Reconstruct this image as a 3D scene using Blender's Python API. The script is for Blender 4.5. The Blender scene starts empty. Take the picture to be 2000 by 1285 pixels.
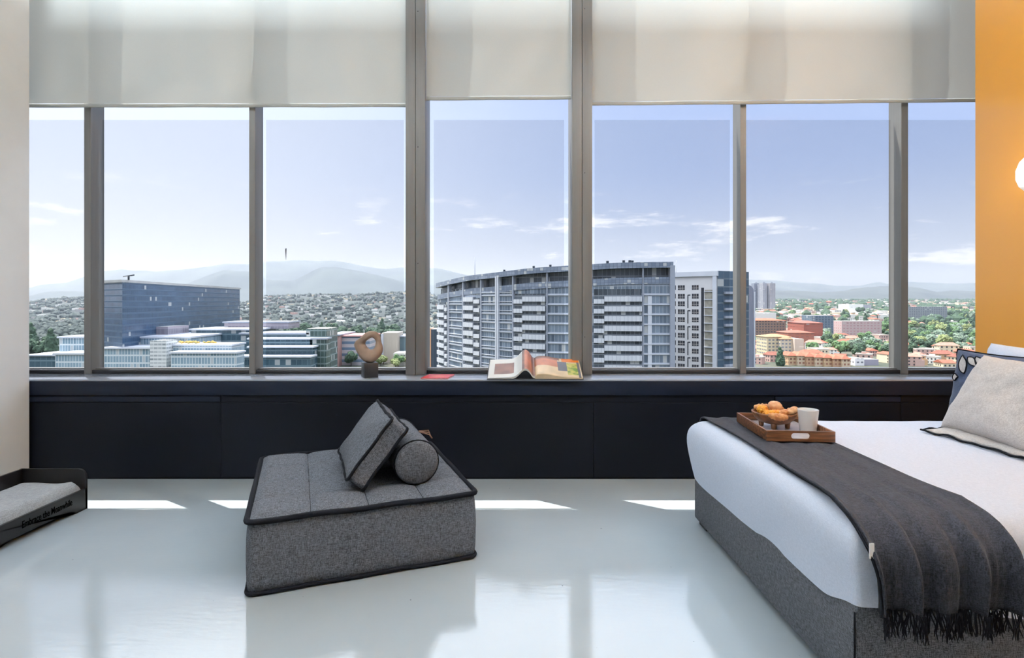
import bpy, bmesh, math, random
from mathutils import Vector, Matrix, noise
R = random.Random(7)
SC = bpy.context.scene
COL = SC.collection
F, CX, CY, EYE = 1073.0, 990.0, 590.0, 1.3
PI = math.pi

# ------------------------------------------------------------------ camera
cam = bpy.data.cameras.new('camera'); camo = bpy.data.objects.new('camera', cam); COL.objects.link(camo)
cam.sensor_width = 36; cam.lens = F/2000*36
cam.shift_x = (1000-CX)/2000; cam.shift_y = -(642.5-CY)/2000
cam.clip_start = .05; cam.clip_end = 30000
camo.location = (0, 0, EYE); camo.rotation_euler = (PI/2, 0, 0)
SC.camera = camo
SC.view_settings.view_transform = 'Standard'; SC.view_settings.look = 'None'
SC.view_settings.gamma = 1; SC.view_settings.use_curve_mapping = False
SC.view_settings.exposure = 0.0
SC.cycles.max_bounces = 10; SC.cycles.diffuse_bounces = 5; SC.cycles.glossy_bounces = 4
SC.cycles.transparent_max_bounces = 24; SC.cycles.volume_bounces = 0
SC.cycles.use_denoising = True
SC.cycles.sample_clamp_indirect = 6
SC.cycles.caustics_reflective = False; SC.cycles.caustics_refractive = False

def lin(r, g, b):
    return tuple(((c/255)/12.92 if c <= 10.3 else (((c/255)+.055)/1.055)**2.4) for c in (r, g, b)) + (1,)

class NT:
    def __init__(s, tree): s.t = tree; s.n = tree.nodes; s.l = tree.links
    def new(s, typ, **kw):
        n = s.n.new(typ)
        for k, v in kw.items(): setattr(n, k, v)
        return n
    def set(s, sock, v):
        if isinstance(v, bpy.types.NodeSocket): s.l.new(v, sock)
        else: sock.default_value = v
    def math(s, op, a, b=0.0, c=0.0, clamp=False):
        n = s.new('ShaderNodeMath', operation=op); n.use_clamp = clamp
        s.set(n.inputs[0], a); s.set(n.inputs[1], b)
        if op in ('MULTIPLY_ADD', 'COMPARE'): s.set(n.inputs[2], c)
        return n.outputs[0]
    def mr(s, v, a, b, c, d, smooth=False):
        n = s.new('ShaderNodeMapRange')
        if smooth: n.interpolation_type = 'SMOOTHSTEP'
        s.set(n.inputs['Value'], v)
        for k, x in zip(('From Min', 'From Max', 'To Min', 'To Max'), (a, b, c, d)): s.set(n.inputs[k], x)
        return n.outputs['Result']
    def mix(s, f, a, b, mode='MIX'):
        n = s.new('ShaderNodeMix', data_type='RGBA', blend_type=mode)
        s.set(n.inputs[0], f); s.set(n.inputs[6], a); s.set(n.inputs[7], b)
        return n.outputs[2]

# ------------------------------------------------------------------ sky
W = bpy.data.worlds.new('sky'); SC.world = W; W.use_nodes = True
nt = NT(W.node_tree); nt.n.clear()
tc = nt.new('ShaderNodeTexCoord'); nrm = nt.new('ShaderNodeVectorMath', operation='NORMALIZE')
nt.l.new(tc.outputs['Generated'], nrm.inputs[0])
sp = nt.new('ShaderNodeSeparateXYZ'); nt.l.new(nrm.outputs[0], sp.inputs[0])
X_, Y_, Z_ = sp.outputs
t_az = nt.mr(X_, -.62, .35, 1, 0, True)
low = nt.mr(Z_, 0, .24, 1, 0, True)
c_hi = nt.mix(t_az, (.40, .52, .86, 1), (.86, .94, 1.16, 1))
c_lo = nt.mix(t_az, (.66, .70, .82, 1), (.96, .96, 1.0, 1))
c = nt.mix(low, c_hi, c_lo)
mp = nt.new('ShaderNodeMapping'); nt.l.new(nrm.outputs[0], mp.inputs[0]); mp.inputs['Scale'].default_value = (3.2, 3.2, 15)
nz = nt.new('ShaderNodeTexNoise'); nt.l.new(mp.outputs[0], nz.inputs['Vector'])
nz.inputs['Scale'].default_value = 1.6; nz.inputs['Detail'].default_value = 9; nz.inputs['Roughness'].default_value = .62
cl = nt.mr(nz.outputs['Fac'], .535, .66, 0, 1, True)
cm = nt.math('MULTIPLY', nt.mr(Z_, .02, .05, 0, 1, True), nt.mr(Z_, .13, .21, 1, 0, True))
c = nt.mix(nt.math('MULTIPLY', nt.math('MULTIPLY', cl, cm), .75), c, (1.35, 1.33, 1.34, 1))
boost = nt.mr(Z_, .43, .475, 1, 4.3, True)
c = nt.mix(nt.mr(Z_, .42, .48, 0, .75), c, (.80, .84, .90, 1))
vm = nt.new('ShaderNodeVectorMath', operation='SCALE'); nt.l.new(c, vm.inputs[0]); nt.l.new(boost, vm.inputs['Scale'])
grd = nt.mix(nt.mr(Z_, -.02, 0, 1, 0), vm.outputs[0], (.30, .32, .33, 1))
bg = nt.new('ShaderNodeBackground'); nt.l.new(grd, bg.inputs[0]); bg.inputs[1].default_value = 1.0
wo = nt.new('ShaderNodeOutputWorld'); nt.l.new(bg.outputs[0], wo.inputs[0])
W.cycles.sampling_method = 'MANUAL'; W.cycles.sample_map_resolution = 1024

# ------------------------------------------------------------------ sun
SUN_DIR = Vector((1.52, -1.0, -3.39)).normalized()
sd = bpy.data.lights.new('sun', 'SUN'); sd.energy = 9.0; sd.angle = math.radians(.15); sd.color = (1, .95, .86)
so = bpy.data.objects.new('sun', sd); COL.objects.link(so); so.rotation_euler = SUN_DIR.to_track_quat('-Z', 'Y').to_euler()
so.location = (-20, 30, 60)

# ------------------------------------------------------------------ added fill lamps out of view, brightening the room off the ceiling (housings below)
CEIL = 3.9
FILL_LAMPS = [(-2.65, 1.6), (0, 1.5), (2.45, 1.8), (-2.3, -1.2), (.1, -1.2), (2.2, -1.2)]
FILL_W = (880, 280, 640, 30, 30, 30)
for i, (x, y) in enumerate(FILL_LAMPS):
    ld = bpy.data.lights.new('fill_uplight', 'AREA'); ld.shape = 'RECTANGLE'; ld.size = 1.1; ld.size_y = .14
    ld.energy = FILL_W[i]; ld.color = (.85, .93, 1)
    lo = bpy.data.objects.new('fill_uplight', ld); COL.objects.link(lo); lo.location = (x, y, CEIL-.50); lo.rotation_euler = (PI, 0, 0)
HAZE = .00016

# ================================================================== helpers
def tag(o, label=None, cat=None, group=None, kind=None):
    if label: o['label'] = label
    if cat: o['category'] = cat
    if group: o['group'] = group
    if kind: o['kind'] = kind
    return o
def empty(name, loc=(0, 0, 0), rz=0, **kw):
    o = bpy.data.objects.new(name, None); COL.objects.link(o); o.location = loc; o.rotation_euler = (0, 0, rz)
    o.empty_display_size = .1
    return tag(o, **kw)
def finish(name, bm, mats, parent=None, smooth=False, loc=None, rot=None, **kw):
    me = bpy.data.meshes.new(name); bm.normal_update(); bm.to_mesh(me); bm.free()
    if not isinstance(mats, (list, tuple)): mats = [mats]
    for m in mats: me.materials.append(m)
    if smooth:
        for p in me.polygons: p.use_smooth = True
    o = bpy.data.objects.new(name, me); COL.objects.link(o)
    if parent: o.parent = parent
    if loc: o.location = loc
    if rot: o.rotation_euler = rot
    return tag(o, **kw)
def box(bm, x0, x1, y0, y1, z0, z1, mi=0, bev=0, seg=2, M=None):
    vs = [bm.verts.new((x, y, z)) for z in (z0, z1) for y in (y0, y1) for x in (x0, x1)]
    if M is not None:
        for v in vs: v.co = M @ v.co
    fs = [bm.faces.new([vs[i] for i in q]) for q in ((0, 2, 3, 1), (4, 5, 7, 6), (0, 1, 5, 4), (2, 6, 7, 3), (0, 4, 6, 2), (1, 3, 7, 5))]
    for f in fs: f.material_index = mi
    if bev:
        es = list({e for f in fs for e in f.edges})
        bmesh.ops.bevel(bm, geom=es, offset=bev, segments=seg, profile=.5, affect='EDGES')
    return fs
def bx(name, x0, x1, y0, y1, z0, z1, mat, parent=None, bev=0, seg=2, smooth=False, **kw):
    bm = bmesh.new(); box(bm, x0, x1, y0, y1, z0, z1, 0, bev, seg)
    o = finish(name, bm, mat, parent, **kw)
    if bev:
        for p in o.data.polygons: p.use_smooth = True
        shade_auto(o)
    return o
def shade_auto(o, ang=40):
    me = o.data
    for p in me.polygons: p.use_smooth = True
    b = bmesh.new(); b.from_mesh(me)
    for e in b.edges:
        if len(e.link_faces) == 2 and e.calc_face_angle(0) > math.radians(ang): e.smooth = False
    b.to_mesh(me); b.free()
def tube(bm, pts, r, n=8, closed=False, cap=True, mi=0):
    pts = [Vector(p) for p in pts]; N = len(pts); rings = []
    up = Vector((0, 0, 1)); prev = None
    for i, p in enumerate(pts):
        if closed: t = pts[(i+1) % N]-pts[i-1]
        else: t = pts[min(i+1, N-1)]-pts[max(i-1, 0)]
        t.normalize()
        if prev is None:
            a = t.cross(up)
            if a.length < .1: a = t.cross(Vector((1, 0, 0)))
            a.normalize()
        else:
            a = prev-t*prev.dot(t); a.normalize()
        prev = a; b = t.cross(a)
        rr = r[i] if isinstance(r, (list, tuple)) else r
        rings.append([bm.verts.new(p+(a*math.cos(2*PI*k/n)+b*math.sin(2*PI*k/n))*rr) for k in range(n)])
    for i in range(N if closed else N-1):
        A, B = rings[i], rings[(i+1) % N]
        for k in range(n):
            f = bm.faces.new((A[k], A[(k+1) % n], B[(k+1) % n], B[k])); f.smooth = True; f.material_index = mi
    if not closed and cap:
        bm.faces.new(rings[0][::-1]).material_index = mi; bm.faces.new(rings[-1]).material_index = mi
def lathe(bm, prof, n=32, mi=0, c=(0, 0, 0), sx=1, sy=1):
    rings = []
    for r, z in prof:
        if r < 1e-5: rings.append([bm.verts.new((c[0], c[1], c[2]+z))])
        else: rings.append([bm.verts.new((c[0]+r*sx*math.cos(2*PI*k/n), c[1]+r*sy*math.sin(2*PI*k/n), c[2]+z)) for k in range(n)])
    for A, B in zip(rings, rings[1:]):
        for k in range(n):
            q = [A[k % len(A)], A[(k+1) % len(A)], B[(k+1) % len(B)], B[k % len(B)]]
            u = []
            for v in q:
                if v not in u: u.append(v)
            if len(u) > 2:
                f = bm.faces.new(u); f.smooth = True; f.material_index = mi
def grid(bm, fn, nu, nv, mi=0, closed_u=False, smooth=True, uv=None):
    V = [[bm.verts.new(fn(i/(nu if not closed_u else nu), j/nv)) for i in range(nu if closed_u else nu+1)] for j in range(nv+1)]
    L = bm.loops.layers.uv.verify() if uv else None
    for j in range(nv):
        for i in range(nu):
            i2 = (i+1) % nu if closed_u else i+1
            f = bm.faces.new((V[j][i], V[j][i2], V[j+1][i2], V[j+1][i])); f.material_index = mi; f.smooth = smooth
    return V
def sm(a, b, x):
    t = max(0, min(1, (x-a)/(b-a))); return t*t*(3-2*t)
def interp(pts, x):
    if x <= pts[0][0]: return pts[0][1]
    for (a, p), (b, q) in zip(pts, pts[1:]):
        if x <= b: return p+(q-p)*(x-a)/(b-a)
    return pts[-1][1]
def P(x, y, Y): return Vector(((x-CX)*Y/F, Y, EYE-(y-CY)*Y/F))
def PX(x, Y): return (x-CX)*Y/F
def PZ(y, Y): return EYE-(y-CY)*Y/F
def copy_tree(o, parent=None):
    c = o.copy(); COL.objects.link(c)
    if parent: c.parent = parent
    for ch in o.children: copy_tree(ch, c)
    return c

# ------------------------------------------------------------------ materials
def mat(name, col, rough=.5, metal=0, spec=.5, ior=1.5, var=0, vscale=5, bump=0, bscale=60, sheen=0, coat=0, stretch=None, col2=None):
    m = bpy.data.materials.new(name); m.use_nodes = True; t = NT(m.node_tree)
    b = t.n['Principled BSDF']; b.inputs['Roughness'].default_value = rough; b.inputs['Metallic'].default_value = metal
    b.inputs['IOR'].default_value = ior; b.inputs['Specular IOR Level'].default_value = spec
    b.inputs['Coat Weight'].default_value = coat; b.inputs['Sheen Weight'].default_value = sheen
    tc = t.new('ShaderNodeTexCoord'); src = tc.outputs['Object']
    if stretch:
        mp = t.new('ShaderNodeMapping'); t.l.new(src, mp.inputs[0]); mp.inputs['Scale'].default_value = stretch; src = mp.outputs[0]
    if var or col2:
        n = t.new('ShaderNodeTexNoise'); t.l.new(src, n.inputs['Vector']); n.inputs['Scale'].default_value = vscale; n.inputs['Detail'].default_value = 5
        if col2: t.l.new(t.mix(t.mr(n.outputs['Fac'], .38, .62, 0, 1), col, col2), b.inputs['Base Color'])
        else:
            lo = tuple(c*(1-var) for c in col[:3])+(1,); hi = tuple(min(1, c*(1+var)) for c in col[:3])+(1,)
            t.l.new(t.mix(t.mr(n.outputs['Fac'], .3, .7, 0, 1), lo, hi), b.inputs['Base Color'])
    else: b.inputs['Base Color'].default_value = col
    if bump:
        n = t.new('ShaderNodeTexNoise'); t.l.new(src, n.inputs['Vector']); n.inputs['Scale'].default_value = bscale; n.inputs['Detail'].default_value = 4
        bp = t.new('ShaderNodeBump'); bp.inputs['Strength'].default_value = bump; bp.inputs['Distance'].default_value = .01
        t.l.new(n.outputs['Fac'], bp.inputs['Height']); t.l.new(bp.outputs[0], b.inputs['Normal'])
    return m
def fabric(name, c1, c2, scale=220, rough=.95, bump=.4, sheen=.15, bs=12):
    """woven melange cloth: crossed thread noise"""
    m = bpy.data.materials.new(name); m.use_nodes = True; t = NT(m.node_tree)
    b = t.n['Principled BSDF']; b.inputs['Roughness'].default_value = rough; b.inputs['Specular IOR Level'].default_value = .2
    b.inputs['Sheen Weight'].default_value = sheen; b.inputs['Sheen Roughness'].default_value = .5
    tc = t.new('ShaderNodeTexCoord'); fs = []
    for s in ((1, .12, 1), (.12, 1, 1), (1, 1, .12)):
        mp = t.new('ShaderNodeMapping'); t.l.new(tc.outputs['Object'], mp.inputs[0]); mp.inputs['Scale'].default_value = s
        n = t.new('ShaderNodeTexNoise'); t.l.new(mp.outputs[0], n.inputs['Vector']); n.inputs['Scale'].default_value = scale; n.inputs['Detail'].default_value = 2
        fs.append(n.outputs['Fac'])
    a = t.math('ADD', t.math('ADD', fs[0], fs[1]), fs[2])
    f = t.mr(a, 1.25, 1.75, 0, 1)
    t.l.new(t.mix(f, c1, c2), b.inputs['Base Color'])
    n = t.new('ShaderNodeTexNoise'); t.l.new(tc.outputs['Object'], n.inputs['Vector']); n.inputs['Scale'].default_value = bs; n.inputs['Detail'].default_value = 3
    h = t.math('ADD', t.math('MULTIPLY', a, .15), t.math('MULTIPLY', n.outputs['Fac'], .5))
    bp = t.new('ShaderNodeBump'); bp.inputs['Strength'].default_value = bump; bp.inputs['Distance'].default_value = .01
    t.l.new(h, bp.inputs['Height']); t.l.new(bp.outputs[0], b.inputs['Normal'])
    return m
def wood(name, c1, c2, sc=(2, 26, 26), rough=.4):
    m = mat(name, c1, rough=rough, col2=c2, vscale=3, stretch=sc, bump=.08, bscale=5); return m

M = {}
M['wall'] = mat('wall_white', lin(242, 243, 242), .7, bump=.03, bscale=80, var=.02)
M['ceiling'] = mat('ceiling_white', lin(215, 214, 210), .8)
M['yellow'] = mat('yellow_paint', lin(222, 148, 18), .5, bump=.03, bscale=90, coat=1)
_b = M['yellow'].node_tree.nodes['Principled BSDF']; _b.inputs['Coat Roughness'].default_value = .2; _b.inputs['Coat IOR'].default_value = 1.6
M['black'] = mat('black_lacquer', lin(14, 18, 28), .38, spec=.12, var=.25, vscale=1.3)
M['black2'] = mat('black_panel', lin(8, 9, 14), .42, spec=.08, var=.3, vscale=.9)
M['alu'] = mat('grey_aluminium', lin(104, 103, 101), .42, metal=.1, var=.05, stretch=(14, 14, .4))
M['alu_dark'] = mat('dark_frame', lin(18, 17, 21), .4)
M['sill'] = mat('sill_grey', lin(142, 148, 158), .13, spec=.7)
# floor: poured, trowelled, very glossy resin
m = bpy.data.materials.new('resin_floor'); m.use_nodes = True; t = NT(m.node_tree); b = t.n['Principled BSDF']
tc = t.new('ShaderNodeTexCoord')
n = t.new('ShaderNodeTexNoise'); t.l.new(tc.outputs['Object'], n.inputs['Vector']); n.inputs['Scale'].default_value = 1.4; n.inputs['Detail'].default_value = 6
c = t.mix(t.mr(n.outputs['Fac'], .3, .7, 0, 1), lin(176, 188, 196), lin(186, 197, 203))
n4 = t.new('ShaderNodeTexNoise'); t.l.new(tc.outputs['Object'], n4.inputs['Vector']); n4.inputs['Scale'].default_value = 34; n4.inputs['Detail'].default_value = 1
c = t.mix(t.mr(n4.outputs['Fac'], .80, .83, 0, .8), c, lin(40, 42, 44))
t.l.new(c, b.inputs['Base Color'])
b.inputs['Roughness'].default_value = .02; b.inputs['IOR'].default_value = 1.85
mp = t.new('ShaderNodeMapping'); t.l.new(tc.outputs['Object'], mp.inputs[0]); mp.inputs['Scale'].default_value = (1, 3.2, 1); mp.inputs['Rotation'].default_value = (0, 0, .35)
n2 = t.new('ShaderNodeTexNoise'); t.l.new(mp.outputs[0], n2.inputs['Vector']); n2.inputs['Scale'].default_value = 13; n2.inputs['Detail'].default_value = 6; n2.inputs['Roughness'].default_value = .6
bp = t.new('ShaderNodeBump'); bp.inputs['Strength'].default_value = .03; bp.inputs['Distance'].default_value = .02
t.l.new(n2.outputs['Fac'], bp.inputs['Height']); t.l.new(bp.outputs[0], b.inputs['Normal'])
M['floor'] = m
# window glass and the solar film on it (the film stops steep sunlight)
m = bpy.data.materials.new('window_glass'); m.use_nodes = True; t = NT(m.node_tree); t.n.clear()
tr = t.new('ShaderNodeBsdfTransparent'); tr.inputs[0].default_value = (.965, .98, .975, 1)
gl = t.new('ShaderNodeBsdfGlossy'); gl.inputs['Roughness'].default_value = .22
mx = t.new('ShaderNodeMixShader'); mx.inputs[0].default_value = .018; t.l.new(tr.outputs[0], mx.inputs[1]); t.l.new(gl.outputs[0], mx.inputs[2])
o_ = t.new('ShaderNodeOutputMaterial'); t.l.new(mx.outputs[0], o_.inputs[0]); M['glass'] = m
m = bpy.data.materials.new('solar_film'); m.use_nodes = True; t = NT(m.node_tree); t.n.clear()
ge = t.new('ShaderNodeNewGeometry'); dp = t.new('ShaderNodeVectorMath', operation='DOT_PRODUCT')
t.l.new(ge.outputs['Incoming'], dp.inputs[0]); t.l.new(ge.outputs['Normal'], dp.inputs[1])
cs = t.math('ABSOLUTE', dp.outputs['Value']); tv = t.mr(cs, .30, .52, .04, .80, True)
tr = t.new('ShaderNodeBsdfTransparent'); t.l.new(t.mix(tv, (0, 0, 0, 1), (1, 1.0, 1.0, 1)), tr.inputs[0])
o_ = t.new('ShaderNodeOutputMaterial'); t.l.new(tr.outputs[0], o_.inputs[0]); M['film'] = m
# blind cloth: lets light through
m = bpy.data.materials.new('blind_cloth'); m.use_nodes = True; t = NT(m.node_tree); t.n.clear()
tc = t.new('ShaderNodeTexCoord'); n = t.new('ShaderNodeTexNoise'); t.l.new(tc.outputs['Object'], n.inputs['Vector']); n.inputs['Scale'].default_value = 400; n.inputs['Detail'].default_value = 1
cc = t.mix(n.outputs['Fac'], lin(184, 187, 184), lin(198, 201, 198))
df = t.new('ShaderNodeBsdfDiffuse'); t.l.new(cc, df.inputs[0]); tl = t.new('ShaderNodeBsdfTranslucent'); tl.inputs[0].default_value = lin(198, 200, 198)
mx = t.new('ShaderNodeMixShader'); mx.inputs[0].default_value = .2; t.l.new(df.outputs[0], mx.inputs[1]); t.l.new(tl.outputs[0], mx.inputs[2])
o_ = t.new('ShaderNodeOutputMaterial'); t.l.new(mx.outputs[0], o_.inputs[0]); M['blind'] = m
M['blindhem'] = mat('blind_hem', lin(150, 150, 146), .7)
M['grey_f'] = fabric('grey_melange', lin(34, 36, 41), lin(98, 101, 108), 420, sheen=0)
M['bed_f'] = fabric('bed_melange', lin(42, 43, 47), lin(100, 102, 108), 420, sheen=0)
M['pipe'] = mat('black_piping', lin(6, 7, 12), .9, spec=.1, bump=.3, bscale=200)
M['duvet'] = fabric('white_cotton', lin(200, 209, 226), lin(216, 224, 240), 500, bump=.12, sheen=.05, bs=4)
M['throw'] = fabric('charcoal_throw', lin(14, 14, 18), lin(46, 46, 54), 300, sheen=.04, bump=.7, bs=30)
M['fringe'] = mat('fringe_yarn', lin(14, 14, 18), .95, spec=.1)
M['linen'] = fabric('beige_linen', lin(178, 170, 166), lin(208, 202, 198), 420, bump=.15, bs=7)
M['navy'] = fabric('navy_cotton', lin(34, 44, 64), lin(48, 60, 86), 320, bump=.3, bs=7)
M['matt_f'] = fabric('pet_mattress_cloth', lin(132, 136, 140), lin(158, 162, 166), 250, bump=.8, bs=6)
M['wood'] = wood('acacia', lin(72, 44, 28), lin(124, 80, 50))
M['wood2'] = wood('bowl_wood', lin(82, 50, 30), lin(124, 80, 50), (14, 14, 3))
M['dwood'] = mat('dark_stained_wood', lin(20, 18, 19), .35, spec=.3, var=.2, vscale=4, stretch=(20, 2, 20))
M['white'] = mat('white_ceramic', lin(232, 234, 236), .3)
M['black_pl'] = mat('black_plastic', lin(20, 20, 24), .5)
M['stone'] = mat('sandstone', lin(144, 122, 106), .8, col2=lin(126, 105, 90), vscale=9, bump=.15, bscale=90)
M['plinth'] = mat('black_plinth', lin(20, 21, 27), .35)

# ================================================================== room
D = 4.02
bx('floor', -4.8, 4.8, -4.2, 4.5, -.15, 0, M['floor'], kind='structure')
bm = bmesh.new(); box(bm, -4.8, 4.8, -4.2, 4.20, CEIL, CEIL+.15)   # ceiling with the recessed blind pocket along the window
box(bm, -4.8, 4.8, 4.17, 4.20, CEIL+.15, 4.60); box(bm, -4.8, 4.8, 4.17, 4.50, 4.60, 4.65)
finish('ceiling', bm, M['ceiling'], kind='structure')
XL, XR = PX(57, 4.0), PX(1905, 3.70)
bx('wall_left', XL-.3, XL, -4.1, 4.0, 0, CEIL, M['wall'], kind='structure')
wr = bx('wall_right', XR, XR+.3, -4.1, 3.70, 0, CEIL, M['yellow'], kind='structure')
bm = bmesh.new()   # rear wall with two wide window openings behind the camera
box(bm, -4.8, 4.8, -4.2, -4.1, 0, .8); box(bm, -4.8, 4.8, -4.2, -4.1, 3.3, CEIL)
box(bm, -4.8, 4.8, -4.2, -4.1, .8, 3.3)
finish('wall_back', bm, M['wall'], kind='structure')
bm = bmesh.new(); box(bm, -4.95, -4.8, -4.2, 4.6, 0, 4.65); finish('wall_outer_left', bm, M['wall'], kind='structure')
bm = bmesh.new(); box(bm, 4.8, 4.95, -4.2, 4.6, 0, 4.65); finish('wall_outer_right', bm, M['wall'], kind='structure')
# black panelling under the window, with joints and two flush flaps
wf = bx('wall_front', -4.8, 4.8, D+.03, 4.6, 0, .70, M['black2'], kind='structure')
zt = PZ(772, D)
bm = bmesh.new()
seams = [-4.8, PX(430, D), PX(1160, D), PX(1515, D), PX(1757, D)+.02, 4.8]
for a, b_ in zip(seams, seams[1:]):
    box(bm, a+.0012, b_-.0012, D+.014, D+.032, .012, PZ(787, D), 0, .001, 1)
for a, b_ in ((seams[1], seams[3]), (seams[4], 4.8)):
    box(bm, a+.0012, b_-.0012, D+.014, D+.032, PZ(786, D), zt-.001, 0, .001, 1)
finish('cladding', bm, M['black2'], wf)
for a, b_ in ((-4.8, seams[1]), (seams[3], seams[4])):
    bx('flap', a+.004, b_-.004, D+.010, D+.031, PZ(785, D), PZ(774.5, D), M['black'], wf, bev=.001, seg=1)
bx('trim_1', -4.8, 4.8, D, D+.03, zt, .733, M['black'], bev=.002, kind='structure')
bx('trim_2', -4.8, 4.8, D-.004, 4.6, .722, .735, M['sill'], bev=.002, kind='structure')
bx('trim_3', -4.8, 4.8, D+.02, D+.034, 0, .012, M['black2'], kind='structure')

# ---- windows: mullions, rails, panes, film
GY = 4.43
mull = [(-4.62, -4.57), (-3.33, -3.275), (-2.03, -1.982), (-.784, -.633), (.505, .660), (1.838, 1.885), (3.105, 3.160), (4.40, 4.45)]
wide = {3, 4}
for i in range(7):
    x0, x1 = mull[i][1], mull[i+1][0]
    w = empty('window_%d' % (i+1), ((x0+x1)/2, GY, .735), kind='structure')
    cx = (x0+x1)/2
    def L(a): return a-cx
    # bottom rail
    bx('bottom_rail', L(x0), L(x1), 4.335-GY, .06, .0, .030, M['alu_dark'], w, bev=.003)
    bx('glazing_bead', L(x0), L(x1), -.055, .02, .030, .038, M['alu'], w)
    bx('top_rail', L(x0), L(x1), -.095, .06, 3.73, 3.78, M['alu_dark'], w)
    bm = bmesh.new(); vs = [bm.verts.new(v) for v in ((L(x0), 0, .036), (L(x1), 0, .036), (L(x1), 0, 3.74), (L(x0), 0, 3.74))]; bm.faces.new(vs)
    finish('pane', bm, M['glass'], w)
    e = .045 if i in (2, 3, 4) else .02
    bm = bmesh.new(); vs = [bm.verts.new(v) for v in ((L(x0)+e, -.010, .040), (L(x1)-e, -.010, .040), (L(x1)-e, -.010, 2.765-.735), (L(x0)+e, -.010, 2.765-.735))]; bm.faces.new(vs)
    finish('solar_film', bm, M['film'], w)
    if i == 2:   # dark smear on the glass
        q = P(558.5, 496, GY-.013); bm = bmesh.new()
        pts = [(-1, 0), (-1.6, 9), (-.6, 11), (1.2, 11), (1.0, 7), (.5, -4), (.2, -11), (-.3, -11)]
        s_ = GY/F
        bm.faces.new([bm.verts.new((q.x-cx+a*s_, -.012, q.z-.735+b_*s_)) for a, b_ in pts])
        finish('dried_drip', bm, M['black_pl'], w, label='dark dried drip')
for i, (x0, x1) in enumerate(mull):
    if i in wide: continue
    bm = bmesh.new(); box(bm, x0, x1, 4.325, 4.47, .735, 4.55, 0, .002, 1)
    o = finish('trim_%d' % (4+i), bm, M['alu'], kind='structure'); shade_auto(o)
for i in sorted(wide):
    x0, x1 = mull[i]
    bm = bmesh.new(); xm = (x0+x1)/2
    box(bm, x0, xm-.0015, 4.25, 4.52, .737, 4.58, 0, .003, 2); box(bm, xm+.0015, x1, 4.25, 4.52, .737, 4.58, 0, .003, 2)
    box(bm, x0+.01, x1-.01, 4.27, 4.50, .737, 4.58)
    o = finish('trim_%d' % (4+i), bm, M['alu'], kind='structure'); shade_auto(o)
    bm = bmesh.new()
    for z in ((3.55, 2.5, 1.6) if i == 3 else (3.57, 1.03, 2.3)):
        lathe(bm, [(.004, 0), (.004, .0015), (0, .0015)], 10, c=(0, 0, 0))
        for v in bm.verts:
            if not v.tag: v.co = Vector((xm+.02+v.co.x, 4.2502-v.co.z, z+v.co.y)); v.tag = True
    finish('screw', bm, M['alu_dark'], o)
# spandrel above
bx('wall_above_window', -4.8, 4.8, 4.42, 4.50, 4.50, 4.60, M['wall'], kind='structure')

# ---- roller blinds
def blind(x0, x1, zb0, zb1, label, seed, Y=4.292):
    root = empty('roller_blind', ((x0+x1)/2, Y, zb0), label=label, cat='blind', group='roller blinds')
    cx = (x0+x1)/2; rnd = random.Random(seed); H = 4.42-zb0
    ph = [(rnd.uniform(4, 9), rnd.uniform(0, 6), rnd.uniform(-.8, .8)) for _ in range(3)] + [(rnd.uniform(12, 20), rnd.uniform(0, 6), rnd.uniform(-1.5, 1.5)) for _ in range(3)]
    def fn(u, v):
        x = (u-.5)*(x1-x0); z0 = (zb1-zb0)*u; z = z0+.028+(H-z0-.028)*v
        a = math.exp(-v*2.2)*sm(0, .10, v)
        edge = sm(0, .08, u)*sm(1, .92, u)
        d = sum(math.sin(k*(x+s*v*.9)+p)*(.0065 if k < 10 else .0035) for k, p, s in ph)
        d += .006*noise.noise(Vector((x*3+seed, v*4, 0)))
        return Vector((x, min(.024, d*(.18+a)*edge)-.006, z))
    bm = bmesh.new(); grid(bm, fn, int((x1-x0)*55), 46)
    c = finish('blind_cloth', bm, M['blind'], root)
    bm = bmesh.new()
    def hf(u, v):
        a = v*2*PI; x = (u-.5)*(x1-x0); z = (zb1-zb0)*u
        return Vector((x, .006*math.cos(a)+.0025*math.sin(x*9+seed), z+.014+.015*math.sin(a)))
    grid(bm, hf, 60, 12)
    finish('hem_bar', bm, M['blind'], root)
    bm = bmesh.new(); 
    tube(bm, [(-(x1-x0)/2, 0, H), ((x1-x0)/2, 0, H)], .03, 16); finish('roller', bm, M['alu'], root)
blind(-4.5, -.790, PZ(210, 4.29), PZ(209, 4.29), 'wide pale grey roller blind half lowered left of both columns', 3)
blind(-.629, .500, PZ(196, 4.29), PZ(194, 4.29), 'narrow grey roller blind between the two wide window columns, ending highest', 5)
blind(.665, 4.4, PZ(206, 4.29), PZ(197.5, 4.29), 'wide pale roller blind half lowered beside the yellow wall', 8)

# ---- housings made up for the added fill lamps
for i, (x, y) in enumerate(FILL_LAMPS):
    r_ = empty('fill_pendant', (x, y, CEIL), label='added off-frame grey uplight, %s of the %s row' % (['left', 'middle', 'right'][i % 3], ['front', 'rear'][i//3]), cat='light', group='pendant uplights')
    bx('trough', -.58, .58, -.09, .09, -.56, -.515, M['alu'], r_, bev=.006)
    for q in (-.5, .5):
        bm = bmesh.new(); tube(bm, [(q, 0, 0), (q, 0, -.515)], .002, 5); finish('wire', bm, M['alu'], r_)

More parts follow.
